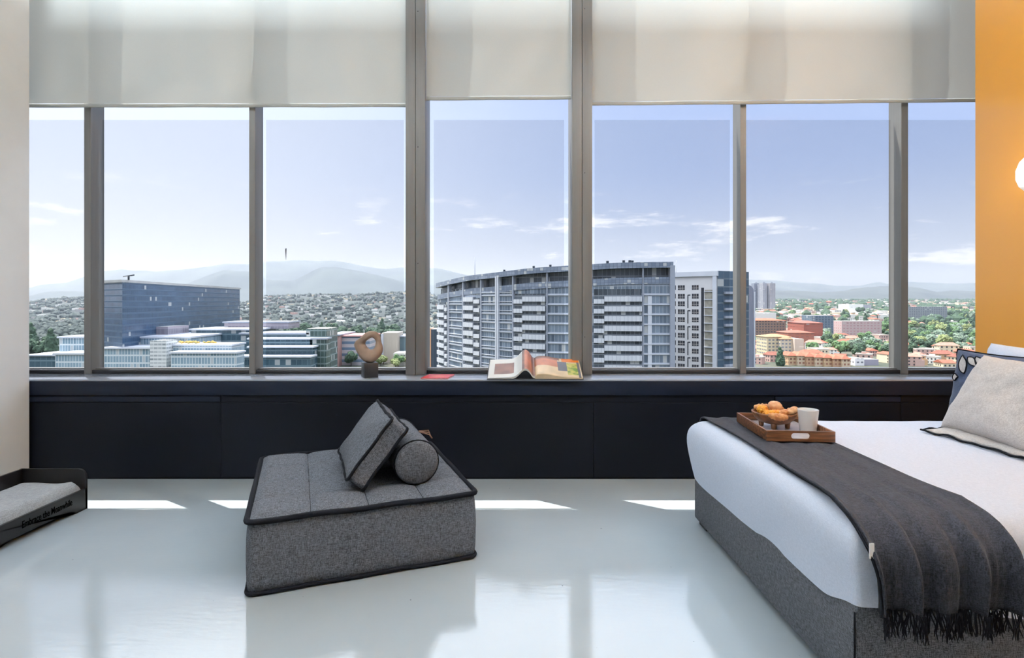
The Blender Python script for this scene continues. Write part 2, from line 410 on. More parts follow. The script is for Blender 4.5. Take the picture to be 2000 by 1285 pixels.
# ================================================================== ottoman (floor seat)
OT = Vector((-.842, 3.11, 0)); OA = math.atan2(.373, .988)
ott = empty('floor_seat', OT, OA, label='square low grey tufted floor seat with black piping in the middle of the floor', cat='ottoman')
hw, hd, oh = .528, .542, .331
def rrect(hx, hy, r, n=6):
    pts = []
    for cx, cy, a0 in ((hx-r, hy-r, 0), (-hx+r, hy-r, PI/2), (-hx+r, -hy+r, PI), (hx-r, -hy+r, 1.5*PI)):
        for k in range(n+1):
            a = a0+k*PI/2/n; pts.append((cx+r*math.cos(a), cy+r*math.sin(a)))
    return pts
def rr_dense(hx, hy, r, step=.03):
    base = rrect(hx, hy, r); out = []
    for i in range(len(base)):
        a = Vector(base[i]); b = Vector(base[(i+1) % len(base)]); n = max(1, int((b-a).length/step))
        for k in range(n): out.append(a.lerp(b, k/n))
    return out
ring = rr_dense(hw, hd, .035); N = len(ring)
bm = bmesh.new()
levels = [(0.012, -.012), (.02, 0), (.06, .004), (.12, .006), (.18, .007), (.24, .005), (.29, .002), (.318, -.002), (.325, -.012)]
RG = []
for z, off in levels:
    row = []
    for p in ring:
        s = 1+off/.53; w_ = .002*noise.noise(Vector((p.x*6, p.y*6, z*9)))
        row.append(bm.verts.new((p.x*(s+w_), p.y*(s+w_), z)))
    RG.append(row)
for A, B in zip(RG, RG[1:]):
    for k in range(N): bm.faces.new((A[k], A[(k+1) % N], B[(k+1) % N], B[k])).smooth = True
bm.faces.new(RG[0][::-1])
finish('body', bm, M['grey_f'], ott)
def ottop(u, v):
    x = (u*2-1)*(hw-.004); y = (v*2-1)*(hd-.004)
    gu = u*4; gv = v*4
    du = abs(gu-round(gu)); dv = abs(gv-round(gv))
    fu = 1-math.exp(-du*9) if .5 < gu < 3.5 else 1
    fv = 1-math.exp(-dv*9) if .5 < gv < 3.5 else 1
    tuft = math.exp(-((du*.265)**2+(dv*.27)**2)/.0016) if (.5 < gu < 3.5 and .5 < gv < 3.5) else 0
    e = min(x+hw, hw-x, y+hd, hd-y); edge = sm(0, .05, e)
    h = oh-.004+edge*(.002+.022*(fu*fv)**.6)-tuft*.020
    if e < .002: h = oh-.006
    return Vector((x, y, h+.002*noise.noise(Vector((x*8, y*8, 0)))))
bm = bmesh.new(); grid(bm, ottop, 96, 96); finish('tufted_top', bm, M['grey_f'], ott)
bm = bmesh.new()
for k in (1, 2, 3):   # seam threads lying in the valleys
    for ax in (0, 1):
        pts = []
        for q in range(49):
            s = .02+.96*q/48
            p = ottop(k/4, s) if ax == 0 else ottop(s, k/4)
            pts.append(p+Vector((0, 0, .0006)))
        tube(bm, pts, .0022, 4)
finish('seam', bm, M['pipe'], ott)
for z, rr, nm in ((oh-.002, .0135, 'piping'), (.012, .010, 'bottom_piping')):
    bm = bmesh.new(); tube(bm, [(p.x*1.006, p.y*1.006, z+.0025*math.sin(p.x*17+p.y*13)) for p in ring], rr, 8, closed=True)
    finish(nm, bm, M['pipe'], ott, label='black piping')

# ---- box cushion leaning on the bolster
v1 = Vector((math.cos(OA), math.sin(OA), 0)); v2 = Vector((-math.sin(OA), math.cos(OA), 0)); vz = Vector((0, 0, 1))
def boxcushion(name, w, h, t, origin, ux, uy, mats, label, cat, group=None):
    """w along ux, h along uy, t thickness; origin = bottom centre of the front face"""
    uz = ux.cross(uy)
    Mx = Matrix((ux, uy, uz)).transposed().to_4x4(); Mx.translation = origin
    root = empty(name, (0, 0, 0), label=label, cat=cat, group=group); root.matrix_world = Mx
    r = .03; ringp = rr_dense(w/2, h/2, r, .025)
    ringp = [Vector((p.x*(1-.05*(1-(2*abs(p.y)/h)**2)), p.y*(1-.05*(1-(2*abs(p.x)/w)**2))+h/2)) for p in ringp]
    ringp = [Vector((p.x+.004*noise.noise(Vector((p.x*14, p.y*14, 1))), p.y+.005*noise.noise(Vector((p.x*14, p.y*14, 5))))) for p in ringp]
    bm = bmesh.new(); n = len(ringp)
    A = [bm.verts.new((p.x, p.y, 0)) for p in ringp]; B = [bm.verts.new((p.x*1.01, (p.y-h/2)*1.01+h/2, -t/2)) for p in ringp]; C = [bm.verts.new((p.x, p.y, -t)) for p in ringp]
    for a, b_ in ((A, B), (B, C)):
        for k in range(n): bm.faces.new((a[k], b_[k], b_[(k+1) % n], a[(k+1) % n])).smooth = True
    finish('side_band', bm, mats[0], root)
    for s, z0 in ((1, 0), (-1, -t)):
        bm = bmesh.new(); prev = [bm.verts.new((p.x, p.y, z0)) for p in ringp]
        for f in (.97, .92, .84, .72, .56, .38, .2):
            cur = []
            for p in ringp:
                x = p.x*f; y = (p.y-h/2)*f+h/2
                hh = (1-f**3)*.045*s*(1+.25*noise.noise(Vector((x*7, y*7, s))))
                cur.append(bm.verts.new((x, y, z0+hh)))
            for k in range(n):
                q = (prev[k], prev[(k+1) % n], cur[(k+1) % n], cur[k]); bm.faces.new(q if s > 0 else q[::-1]).smooth = True
            prev = cur
        c = bm.verts.new((0, h/2, z0+.046*s))
        for k in range(n):
            q = (prev[k], prev[(k+1) % n], c); bm.faces.new(q if s > 0 else q[::-1]).smooth = True
        finish('front_face' if s > 0 else 'back_face', bm, mats[0], root)
        bm = bmesh.new(); tube(bm, [(p.x*1.008, (p.y-h/2)*1.008+h/2, z0+.002*math.sin(p.x*40+p.y*30)) for p in ringp], .0085, 8, closed=True)
        finish('piping', bm, M['pipe'], root, label='black piping')
    return root
th = math.radians(52)
up = v1*math.cos(th)+vz*math.sin(th)
thk = .105
# rests on the lower back edge
orig = Vector((-.900, 3.005, .412))
boxcushion('throw_cushion', .59, .37, .098, orig, -v2, up, [M['grey_f']], 'grey square box cushion with black piping leaning on the round bolster', 'cushion')
# ---- bolster
br = .115; bo = empty('bolster', Vector((-.470, 2.875, oh+.012+br)), OA+PI/2, label='round grey bolster with black piped rim lying behind the square cushion', cat='bolster')
bm = bmesh.new(); prof = [(0, -.006), (br*.5, -.006), (br*.88, -.003), (br*.985, .006), (br, .02), (br*1.01, .18), (br*1.0, .40), (br, .58), (br*.98, .594), (br*.8, .602), (0, .604)]
lathe(bm, prof, 40)
for v in bm.verts: v.co = Vector((v.co.z, v.co.y, v.co.x))
finish('body', bm, M['grey_f'], bo)
for xx in (.012, .588):
    bm = bmesh.new(); tube(bm, [(xx, (br+.001)*math.cos(a*PI/18), (br+.001)*math.sin(a*PI/18)) for a in range(36)], .0045, 6, closed=True); finish('piping', bm, M['pipe'], bo, label='black piping')
bm = bmesh.new()
for k in range(3):
    tube(bm, [(.30+.012*k, -br*math.cos(.9)-.002, br*math.sin(.9)), (.29+.012*k, -br-.015, br*.62+.01*k), (.28+.02*k, -br-.03, br*.45)], .004, 5)
finish('tie', bm, mat('tan_tie', lin(110, 82, 66), .7), bo, label='brown tie')

# ================================================================== pet bed
pb = empty('pet_bed', (-3.06, 2.72, 0), label='low dark wooden pet bed with grey mattress beside the white wall', cat='pet bed')
PW, PL = .415, .745    # width in x, length in y
T_ = .016
bx('side_panel', 0, T_, 0, PL, .03, .252, M['dwood'], pb, bev=.002)
def endpanel(y0):
    bm = bmesh.new(); n = 8; pts = [(0, .0), (.06, 0), (.075, .028), (PW-.10, .028), (PW-.075, 0), (PW, 0), (PW, .252-.05)]
    pts += [(PW-.05+.05*math.cos(a*PI/2/n), .252-.05+.05*math.sin(a*PI/2/n)) for a in range(1, n+1)] + [(0, .252)]
    A = [bm.verts.new((x, y0, z)) for x, z in pts]; B = [bm.verts.new((x, y0+T_, z)) for x, z in pts]
    bm.faces.new(A); bm.faces.new(B[::-1])
    for k in range(len(pts)): bm.faces.new((A[k-1], B[k-1], B[k], A[k]))
    finish('end_panel', bm, M['dwood'], pb)
endpanel(PL-T_); endpanel(0)
bm = bmesh.new()     # front rail with arched cut-out between two feet
pts = [(0, 0), (.115, 0), (.125, .012), (.14, .026), (.165, .032)] + [(PL-.15, .032), (PL-.125, .026), (PL-.112, .012), (PL-.10, .004), (PL-.085, 0), (PL, 0), (PL, .13), (0, .13)]
A = [bm.verts.new((PW-T_, y, z)) for y, z in pts]; B = [bm.verts.new((PW, y, z)) for y, z in pts]
bm.faces.new(A[::-1]); bm.faces.new(B)
for k in range(len(pts)): bm.faces.new((A[k-1], A[k], B[k], B[k-1]))
bmesh.ops.triangulate(bm, faces=[f for f in bm.faces if len(f.verts) > 4])
finish('front_rail', bm, M['dwood'], pb)
bx('slat_base', T_, PW-T_, T_, PL-T_, .095, .108, M['dwood'], pb)
bm = bmesh.new()
def mt(u, v):
    x = T_+.004+(PW-2*T_-.008)*u; y = T_+.006+(PL-2*T_-.012)*v
    e = min(u, 1-u)*PW; e2 = min(v, 1-v)*PL
    h = .118+.062*(sm(-.005, .045, e)*sm(-.005, .045, e2))**.5
    h += .010*noise.noise(Vector((x*5, y*9, 2)))+.014*sm(.75, 1, v)*sm(.5, 1, u)
    if min(e, e2) <= 0: h = .116
    return Vector((x, y, h))
grid(bm, mt, 40, 60)
vs = [bm.verts.new(p) for p in ((T_+.004, T_+.006, .109), (PW-T_-.004, T_+.006, .109), (PW-T_-.004, PL-T_-.006, .109), (T_+.004, PL-T_-.006, .109))]; bm.faces.new(vs[::-1])
mt_o = finish('mattress', bm, M['matt_f'], pb)
fc = bpy.data.curves.new('lettering', 'FONT'); fc.body = 'Embrace the Meanwhile'; fc.size = .046; fc.extrude = .0008; fc.offset = .0005; fc.space_character = 1.0
fo = bpy.data.objects.new('lettering', fc); COL.objects.link(fo); fo.parent = pb
fo.data.materials.append(mat('engraved_black', lin(3, 3, 3), .9, spec=0)); fo.location = (PW+.0004, .275, .066); fo.rotation_euler = (PI/2, 0, PI/2); fo.scale = (.78, 1.2, 1)
bpy.context.view_layer.update()
fo.scale.x *= .345/max(.01, fo.dimensions.x); 
bpy.context.view_layer.update()
_dg = bpy.context.evaluated_depsgraph_get(); _me = bpy.data.meshes.new_from_object(fo.evaluated_get(_dg))
lt = bpy.data.objects.new('engraving', _me); COL.objects.link(lt); lt.parent = pb; lt.location = fo.location; lt.rotation_euler = fo.rotation_euler; lt.scale = fo.scale
bpy.data.objects.remove(fo); lt.name = 'lettering'; lt['label'] = 'dark engraved lettering'

# ================================================================== sill objects
S = .735
# sculpture
sx, sy = PX(719.5, 4.10), 4.14
sc_ = empty('sculpture', (sx, sy, S), label='beige stone ring-like abstract sculpture on a black cube plinth on the sill', cat='sculpture')
bm = bmesh.new(); box(bm, -.052, .052, -.052, .052, 0, .112, 0, .002, 2, Matrix.Rotation(math.radians(27), 4, 'Z')); o = finish('plinth', bm, M['plinth'], sc_, label='black cube plinth'); shade_auto(o)
outer = [(520,150),(600,140),(670,165),(700,230),(715,320),(750,420),(740,500),(690,560),(620,630),(560,642),(480,630),(400,570),(340,470),(300,390),(288,325),(340,290),(400,250),(450,200)]
inner = [(590,240),(620,270),(635,350),(630,400),(600,430),(550,430),(500,400),(468,350),(480,310),(530,270)]
hc = (562, 342)
def polar(pts):
    q = sorted((math.atan2(-(y-hc[1]), x-hc[0]), math.hypot(x-hc[0], y-hc[1])) for x, y in pts)
    return [(a-2*PI, r) for a, r in q]+q+[(a+2*PI, r) for a, r in q]
po, pi_ = polar(outer), polar(inner); ks = 4.10/F/8
def smooth_r(p, a): return sum(interp(p, a+d)*w_ for d, w_ in ((-.16, .2), (-.08, .2), (0, .2), (.08, .2), (.16, .2)))
bm = bmesh.new(); NU, NV = 72, 20
def sf(u, v):
    a = -PI+2*PI*u; ro, ri = smooth_r(po, a)*ks, smooth_r(pi_, a)*ks*.97
    ph = 2*PI*v; rm, rd = (ro+ri)/2, (ro-ri)/2
    c_, s_ = math.cos(ph), math.sin(ph)
    c_ = math.copysign(abs(c_)**.8, c_); 
    dep = .030+.022*max(0, -math.sin(a))
    r = rm+rd*c_
    y = dep*s_+.012*math.sin(a*2+.6)
    return Vector((r*math.cos(a), y, r*math.sin(a)))
V = [[bm.verts.new(sf(i/NU, j/NV)) for i in range(NU)] for j in range(NV)]
for j in range(NV):
    for i in range(NU): bm.faces.new((V[j][i], V[j][(i+1) % NU], V[(j+1) % NV][(i+1) % NU], V[(j+1) % NV][i])).smooth = True
bmesh.ops.recalc_face_normals(bm, faces=bm.faces)
finish('stone_form', bm, M['stone'], sc_, loc=((562-550)*ks+.003, 0, .112+(642-342)*ks-.004), label='smooth beige stone form')

# red booklet
rb = empty('booklet', (PX(856, 4.14), 4.14, S), -.03, label='thin red booklet lying flat on the sill beside the left column', cat='booklet')
bm = bmesh.new(); M_r = mat('red_cover', lin(206, 42, 44), .35)
sk = Matrix(((1, .12, 0, 0), (0, 1, 0, 0), (0, 0, 1, 0), (0, 0, 0, 1)))
box(bm, -.098, .098, -.105, .105, .0065, .0085, 0, 0, 1, sk); box(bm, -.098, .098, -.105, .105, 0, .001, 0, 0, 1, sk); box(bm, -.099, -.0965, -.105, .105, 0, .0085, 0, 0, 1, sk); finish('cover', bm, M_r, rb)
bm = bmesh.new(); box(bm, -.0965, .095, -.102, .102, .001, .0065, 0, 0, 1, sk); finish('pages', bm, M['white'], rb)
bm = bmesh.new(); box(bm, -.05, .05, -.05, .03, .0085, .0088, 0, 0, 1, sk); finish('cover_print', bm, mat('orange_print', lin(226, 92, 60), .4), rb, label='orange print on the cover')

# open picture book, tilted up on the window rail
PM = {k: mat(k, c_, .45, var=v_, vscale=12) for k, c_, v_ in (('page_white', lin(214, 212, 206), .02), ('page_cream', lin(206, 184, 150), .15), ('print_brown', lin(110, 74, 60), .35), ('print_slate', lin(84, 84, 92), .15), ('print_orange', lin(206, 112, 36), .12), ('print_dusk', lin(170, 106, 78), .25))}
PM['print_green'] = mat('print_green', lin(188, 178, 96), .45, col2=lin(96, 128, 50), vscale=28)
tl_ = math.radians(19)
bk = empty('open_book', (.205, 3.985, S+.008), label='large open picture book with curled pages on the sill by the right column', cat='book')
bk.rotation_euler = (tl_, 0, -.03)
LP, DP = .345, .315
def coverf(bm, x0, x1):
    box(bm, x0, x1, -.004, DP+.004, -.004, 0, 0, .001, 1)
bm = bmesh.new(); coverf(bm, -LP-.006, LP+.006); finish('cover', bm, M['black_pl'], bk)
def hl(s):      # s 0 spine .. 1 outer, left block top height
    return .004+.066*math.exp(-((s-.21)/.15)**2)*sm(0, .12, s)+.016*(1-s)
def hr(s): return .004+.020*math.exp(-((s-.2)/.25)**2)*sm(0, .05, s)+.010*(1-s)+.006
def pageblock(name, sgn, hf, mats, regions, lift=0):
    bm = bmesh.new(); NU, NV = 40, 16
    def mi(s, v):
        for (a, b_, c0, c1, k) in regions:
            if a <= s < b_ and c0 <= v < c1: return k
        return 0
    top = [[bm.verts.new((sgn*LP*(i/NU), DP*(j/NV), hf(i/NU)*(1+.12*(j/NV) if lift else 1))) for i in range(NU+1)] for j in range(NV+1)]
    bot = [[bm.verts.new((sgn*LP*(i/NU), DP*(j/NV), (max(.0005, hf(i/NU)-.016) if lift else .0005))) for i in range(NU+1)] for j in (0, NV)]
    for j in range(NV):
        for i in range(NU):
            f = bm.faces.new((top[j][i], top[j][i+1], top[j+1][i+1], top[j+1][i]) if sgn > 0 else (top[j][i], top[j+1][i], top[j+1][i+1], top[j][i+1]))
            f.smooth = True; f.material_index = mi((i+.5)/NU, (j+.5)/NV)
    for row, tr_ in ((bot[0], top[0]), (bot[1], top[NV])):
        for i in range(NU): bm.faces.new((row[i], row[i+1], tr_[i+1], tr_[i]))
    for i in (0, NU):
        col_ = [top[j][i] for j in range(NV+1)]
        bm.faces.new([bot[0][i]]+col_+[bot[1][i]])
    finish(name, bm, mats, bk)
pageblock('left_pages', -1, hl, [PM['page_white'], PM['print_brown'], PM['print_dusk']], [(0, .08, 0, 1, 1), (.08, .22, 0, 1, 2), (.22, .27, 0, 1, 1), (.44, .88, .18, .72, 1)], lift=1)
pageblock('right_pages', 1, hr, [PM['page_cream'], PM['print_dusk'], PM['print_slate'], PM['print_green'], PM['print_orange'], PM['print_brown']],
          [(0, .50, .48, .9, 1), (.5, .7, .32, .82, 2), (.70, .93, .15, .72, 3), (.93, .965, 0, .8, 2), (.60, .97, .82, 1, 4), (0, .55, .9, 1, 5)])

# ================================================================== bed
BX0, BX1, BY0, BY1 = 1.105, 3.09, 1.745, 3.24
bed = empty('bed', ((BX0+BX1)/2, (BY0+BY1)/2, 0), label='grey upholstered bed standing against the yellow wall', cat='bed')
bcx, bcy = (BX0+BX1)/2, (BY0+BY1)/2
bm = bmesh.new(); box(bm, BX0-bcx, BX1-bcx, BY0-bcy, BY1-bcy, .032, .36, 0, .012, 3); o = finish('base', bm, M['bed_f'], bed); shade_auto(o, 60)
bm = bmesh.new(); tube(bm, [(BX0-bcx-.001, BY0-bcy-.001, .04), (BX0-bcx-.001, BY0-bcy-.001, .315)], .003, 6); finish('corner_seam', bm, M['pipe'], bed)
for x in (BX0+.07, BX1-.07):
    for y in (BY0+.07, BY1-.07):
        bx('foot', x-bcx-.045, x-bcx+.045, y-bcy-.055, y-bcy+.055, 0, .034, M['black_pl'], bed)
bx('mattress', BX0-bcx+.03, BX1-bcx-.02, BY0-bcy+.03, BY1-bcy-.03, .36, .575, M['white'], bed, bev=.05, seg=4)
bx('headboard', BX1-bcx, BX1-bcx+.055, BY0-bcy-.02, BY1-bcy+.02, 0, .98, M['bed_f'], bed, bev=.015)
# duvet
def hemz(x, y):
    z = .285
    if x < BX0+.08: z = .252+.042*sm(3.24, 1.9, y)+.04*sm(1.92, 1.76, y)
    if y < BY0+.015: z = .335-.085*sm(1.2, 2.2, x)
    return z+.003*noise.noise(Vector((x*5, y*5, 0)))
dv = bmesh.new(); ringd = rr_dense((BX1-BX0)/2-.02, (BY1-BY0)/2, .022, .035); nD = len(ringd)
ringd = [Vector((p.x+bcx-.012, p.y+bcy)) for p in ringd]
cen = Vector((bcx-.012, bcy))
def dr(p, off):   # offset outward along rounded rect
    q = p-cen; hx, hy = (BX1-BX0)/2-.02, (BY1-BY0)/2
    return Vector((cen.x+q.x*(1+off/hx), cen.y+q.y*(1+off/hy)))
prof = [(0, .010), (.12, .017), (.3, .028), (.5, .042), (.66, .046), (.78, .041), (.87, .026), (.94, -.002), (.98, -.035), (1.0, -.085)]
ZT = .617
def DZ(x, y): return ZT+.006*noise.noise(Vector((x*2.1, y*2.1, 3)))+.003*noise.noise(Vector((x*6, y*5, 1)))
rows = []
for k, (f, off) in enumerate(prof):
    row = []
    for p in ringd:
        h0 = hemz(p.x, p.y)
        near = sm(BY0+.15, BY0, p.y); left = sm(BX0+.15, BX0, p.x)
        w_ = .010*noise.noise(Vector((p.x*4, p.y*4, f*2.5)))*(1-.5*f)+.006*math.sin(p.x*21)*near*(1-f)
        q = dr(p, off*1.0+w_)
        row.append(dv.verts.new((q.x, q.y, h0+(DZ(q.x, q.y)-h0)*f)))
    rows.append(row)
last = .085
for sc in (.16, .26, .38, .5, .62, .72):
    row = []
    for p in ringd:
        q = dr(p, -sc); row.append(dv.verts.new((q.x, q.y, DZ(q.x, q.y)+.004*sm(.1, .4, sc))))
    rows.append(row)
for A, B in zip(rows, rows[1:]):
    for k in range(nD): dv.faces.new((A[k], A[(k+1) % nD], B[(k+1) % nD], B[k])).smooth = True
dv.faces.new(rows[-1]); bmesh.ops.triangulate(dv, faces=[f for f in dv.faces if len(f.verts) > 4])
duv = finish('duvet', dv, M['duvet'], label='smooth white duvet spread over the grey bed', cat='duvet')
mo = duv.modifiers.new('s', 'SUBSURF'); mo.levels = 1; mo.render_levels = 1

# throw: lies across the foot of the bed and hangs over the near side
TX0, TX1 = 1.145, 1.56
def duvet_side(z):  # y of the near face at height z
    h0 = .30; f = (z-h0)/(ZT-h0); return BY0-interp(prof, max(0, min(1, f)))
path = [(3.285, .56), (3.25, .612)]
path += [(3.2-(3.2-1.85)*k/28, ZT+.004) for k in range(29)]
path += [(1.79, .615), (1.755, .603), (1.725, .58), (1.70, .55), (1.686, .51), (1.682, .47), (1.688, .43), (1.693, .39), (1.700, .352)]
acc = [0]
for a, b_ in zip(path, path[1:]): acc.append(acc[-1]+math.hypot(a[0]-b_[0], a[1]-b_[1]))
TLn = acc[-1]
fy = [(a, p[0]) for a, p in zip(acc, path)]; fz = [(a, p[1]) for a, p in zip(acc, path)]
def thr(u, v):
    s = v*TLn; y = interp(fy, s); z = interp(fz, s)
    hang = sm(1.15, 1.75, s); hang2 = sm(1.5, 2.0, s)
    x0 = TX0-.0*hang2+.02*hang2*0; x1 = TX1
    x = TX0+(x1-x0)*u+.012*math.sin(s*3)*(1-hang2)
    x += -.035*math.exp(-((s-1.58)/.18)**2)*(1-u)
    r = .0045*math.sin(u*24+s*1.2)+.0035*math.sin(u*43+1+s*.6)+.006*abs(math.sin(u*13+.9+s*.35))**3
    r *= .30+2.0*hang
    e = .006+r+.004*noise.noise(Vector((u*6, s*3, 0)))
    if s < 1.45: return Vector((x, y, z+max(.003, e)))
    k = sm(1.38, 1.62, s)
    return Vector((x, y-max(.003, e*1.3)*k-.004*k, z+max(.003, e)*(1-k)))
root = empty('throw_blanket', (1.35, 2.4, ZT), label='charcoal grey fringed throw laid across the foot of the bed', cat='throw')
def Lr(p): return p-Vector((1.35, 2.4, ZT))
bm = bmesh.new(); grid(bm, lambda u, v: Lr(thr(u, v)), 90, 130)
o = finish('blanket', bm, M['throw'], root); md = o.modifiers.new('t', 'SOLIDIFY'); md.thickness = .008; md.offset = 1
bm = bmesh.new(); grid(bm, lambda u, v: Lr(thr(u*.05, .45+v*.55)+Vector((-.008, .005, -.004))), 3, 60)
o = finish('under_fold', bm, M['pipe'], root, label='black folded edge'); md = o.modifiers.new('t', 'SOLIDIFY'); md.thickness = .006; md.offset = 1
bm = bmesh.new()
for k in range(170):
    u = (k+R.uniform(-.3, .3))/169; u = max(0, min(1, u)); p = Lr(thr(u, 1.0))+Vector((0, -.002+R.uniform(-.008, .004), .004))
    d = R.uniform(-.012, .012); ln = R.uniform(.062, .085); pts = []
    for q in range(6):
        f = q/5; pts.append(p+Vector((d*f+.004*math.sin(f*5+k), .004*math.sin(f*4+k*1.7)-.004*f, -ln*f)))
    tube(bm, pts, [.0022, .0021, .002, .0019, .0018, .0012], 4)
finish('fringe', bm, M['fringe'], root, kind='stuff', label='dark twisted fringe')
p = Lr(thr(.012, .885)); bx('care_tag', p.x-.016, p.x-.002, p.y-.010, p.y-.007, p.z-.03, p.z+.016, M['white'], root, label='small white care tag')

# tray
TZ = ZT+.0175
tr_ = empty('serving_tray', ((1.281+1.583+1.257+1.56)/4, 2.835, TZ), -.085, label='rectangular wooden tray with slot handles on the throw', cat='tray')
tw, td, tt, thh = .158, .215, .010, .050
def slotwall(name, y0):
    bm = bmesh.new(); outer_ = [(-tw, .0), (tw, .0), (tw, thh), (-tw, thh)]
    n = 8; hx, hz, r = .044, .014, .0139; c0 = thh*.52
    inn = []
    for cxx, a0 in ((hx-r, -PI/2), (-hx+r, PI/2)):
        for k in range(n+1):
            a = a0+PI*k/n; inn.append((cxx+r*math.cos(a), c0+r*math.sin(a)))
    for yy in (y0, y0+tt):
        ov = [bm.verts.new((x, yy, z)) for x, z in outer_]; iv = [bm.verts.new((x, yy, z)) for x, z in inn]
        es = [bm.edges.new((ov[k-1], ov[k])) for k in range(4)]+[bm.edges.new((iv[k-1], iv[k])) for k in range(len(iv))]
        bmesh.ops.triangle_fill(bm, edges=es, use_beauty=True)
        if yy == y0: o1, i1 = ov, iv
        else:
            for k in range(4): bm.faces.new((o1[k-1], o1[k], ov[k], ov[k-1]))
            for k in range(len(iv)): bm.faces.new((i1[k-1], i1[k], iv[k], iv[k-1]))
    bmesh.ops.recalc_face_normals(bm, faces=bm.faces)
    finish(name, bm, M['wood'], tr_)
slotwall('end_wall', -td); slotwall('end_wall', td-tt)
bx('side_wall', -tw, -tw+tt, -td+tt, td-tt, 0, thh, M['wood'], tr_, bev=.0015)
bx('side_wall', tw-tt, tw, -td+tt, td-tt, 0, thh, M['wood'], tr_, bev=.0015)
bx('tray_floor', -tw+tt, tw-tt, -td+tt, td-tt, .002, .010, mat('tray_white', lin(196, 192, 196), .25, var=.06, vscale=20), tr_, label='pale tray floor')
# bowl with feet
bp_ = P(1509.5, 830, 2.90); BXc, BYc = bp_.x, 2.885; BZ = TZ+.010
bw = empty('bowl', (BXc, BYc, BZ), .3, label='wooden footed bowl holding pastries on the tray', cat='bowl')
bm = bmesh.new(); ro = .110
lathe(bm, [(0, .020), (.045, .021), (.075, .030), (.096, .050), (ro, .074), (ro+.001, .080), (ro-.004, .082), (ro-.010, .078), (.088, .056), (.065, .038), (.04, .030), (0, .029)], 48)
finish('bowl_body', bm, M['wood2'], bw)
for k in range(4):
    a = PI/4+k*PI/2; bm = bmesh.new(); lathe(bm, [(0, 0), (.010, 0), (.012, .004), (.015, .034), (0, .036)], 12, c=(.062*math.cos(a), .062*math.sin(a), 0)); finish('foot', bm, M['wood2'], bw)
# pastries
PA = {'golden': mat('crust_golden', lin(226, 160, 46), .5, col2=lin(206, 120, 30), vscale=60, bump=.5, bscale=120), 'brown': mat('crust_brown', lin(176, 106, 56), .5, col2=lin(206, 150, 96), vscale=50, bump=.4, bscale=100), 'pale': mat('crust_pale', lin(222, 176, 130), .55, col2=lin(196, 136, 88), vscale=40, bump=.4, bscale=90), 'bun': mat('bun_crust', lin(190, 134, 92), .55, col2=lin(214, 170, 130), vscale=30)}
def pastry(kind, m, label, loc, rz, tilt, s=1.0):
    bm = bmesh.new()
    if kind == 'croissant':
        n = 14; pts = []; rs = []
        for k in range(n+1):
            a = -1.1+2.2*k/n; pts.append((.030*math.sin(a)*1.3*s, -.022*math.cos(a)*s, 0)); rs.append(max(.002, (.0155*math.cos(a*1.15)**.7+.0018*math.sin(k*2.6))*s) if abs(a*1.15) < 1.5 else .002)
        tube(bm, pts, rs, 12)
    elif kind == 'bun':
        bmesh.ops.create_icosphere(bm, subdivisions=3, radius=.026*s)
        for v in bm.verts: v.co.z *= .78; v.co *= 1+.05*noise.noise(v.co*60)
        for f in bm.faces: f.smooth = True
    elif kind == 'crinkle':
        bmesh.ops.create_icosphere(bm, subdivisions=4, radius=.022*s)
        for v in bm.verts:
            v.co *= 1+.16*noise.noise(v.co*110+Vector((loc[0]*50, 0, 0)))+.08*math.sin(math.atan2(v.co.y, v.co.x)*9); v.co.z *= .8
        for f in bm.faces: f.smooth = True
    else:  # roll
        n = 12; tube(bm, [(-.032*s+.064*s*k/n, .003*math.sin(k), .002*math.cos(k*2)) for k in range(n+1)], [(.006+.009*math.sin(PI*(k+.6)/(n+1.2))+.0016*(k % 2))*s for k in range(n+1)], 10)
    o = finish('pastry', bm, m, smooth=True, label=label, cat='pastry', group='pastries in the wooden bowl'); o.location = loc; o.rotation_euler = (tilt, tilt*.4, rz); return o
zb = BZ+.074
for k, (kd, mk, dx, dy, dz, rz, tl, s, lb) in enumerate([
    ('crinkle', 'golden', -.070, -.020, .020, .2, .1, 1.15, 'golden crinkled pastry at the left rim of the bowl, topmost there'),
    ('crinkle', 'golden', -.060, -.055, .004, .9, .3, 1.0, 'yellow crinkled pastry low at the left front of the bowl'),
    ('croissant', 'golden', -.025, -.040, .018, .4, .3, 1.1, 'golden curved pastry left of the round bun'),
    ('bun', 'bun', .004, .000, .034, 0, .2, 1.25, 'round tan bun on top of the pile'),
    ('croissant', 'brown', -.020, -.075, .004, -.3, .2, 1.1, 'brown curved pastry at the front rim of the bowl'),
    ('roll', 'brown', .022, -.062, .010, .5, .1, 1.2, 'brown ridged roll at the front centre of the bowl'),
    ('croissant', 'pale', .055, -.035, .016, .8, -.2, 1.15, 'pale curved pastry right of the round bun'),
    ('roll', 'pale', .068, -.060, .002, -.5, .2, 1.1, 'pale rolled pastry at the right front of the bowl'),
    ('croissant', 'brown', .078, .000, .010, 1.6, .1, 1.1, 'brown curved pastry at the right rim of the bowl'),
    ('croissant', 'brown', -.030, .045, .014, 2.8, 0, 1.2, 'brown curved pastry at the back left of the bowl'),
    ('crinkle', 'pale', .040, .045, .014, 0, 0, 1.1, 'pale crinkled pastry at the back right of the bowl'),
    ('bun', 'pale', .0, -.01, -.006, 0, 0, 1.3, 'pale bun buried under the round tan bun')]):
    pastry(kd, PA[mk], lb, (BXc+dx, BYc+dy, zb+dz), rz, tl, s*1.12)
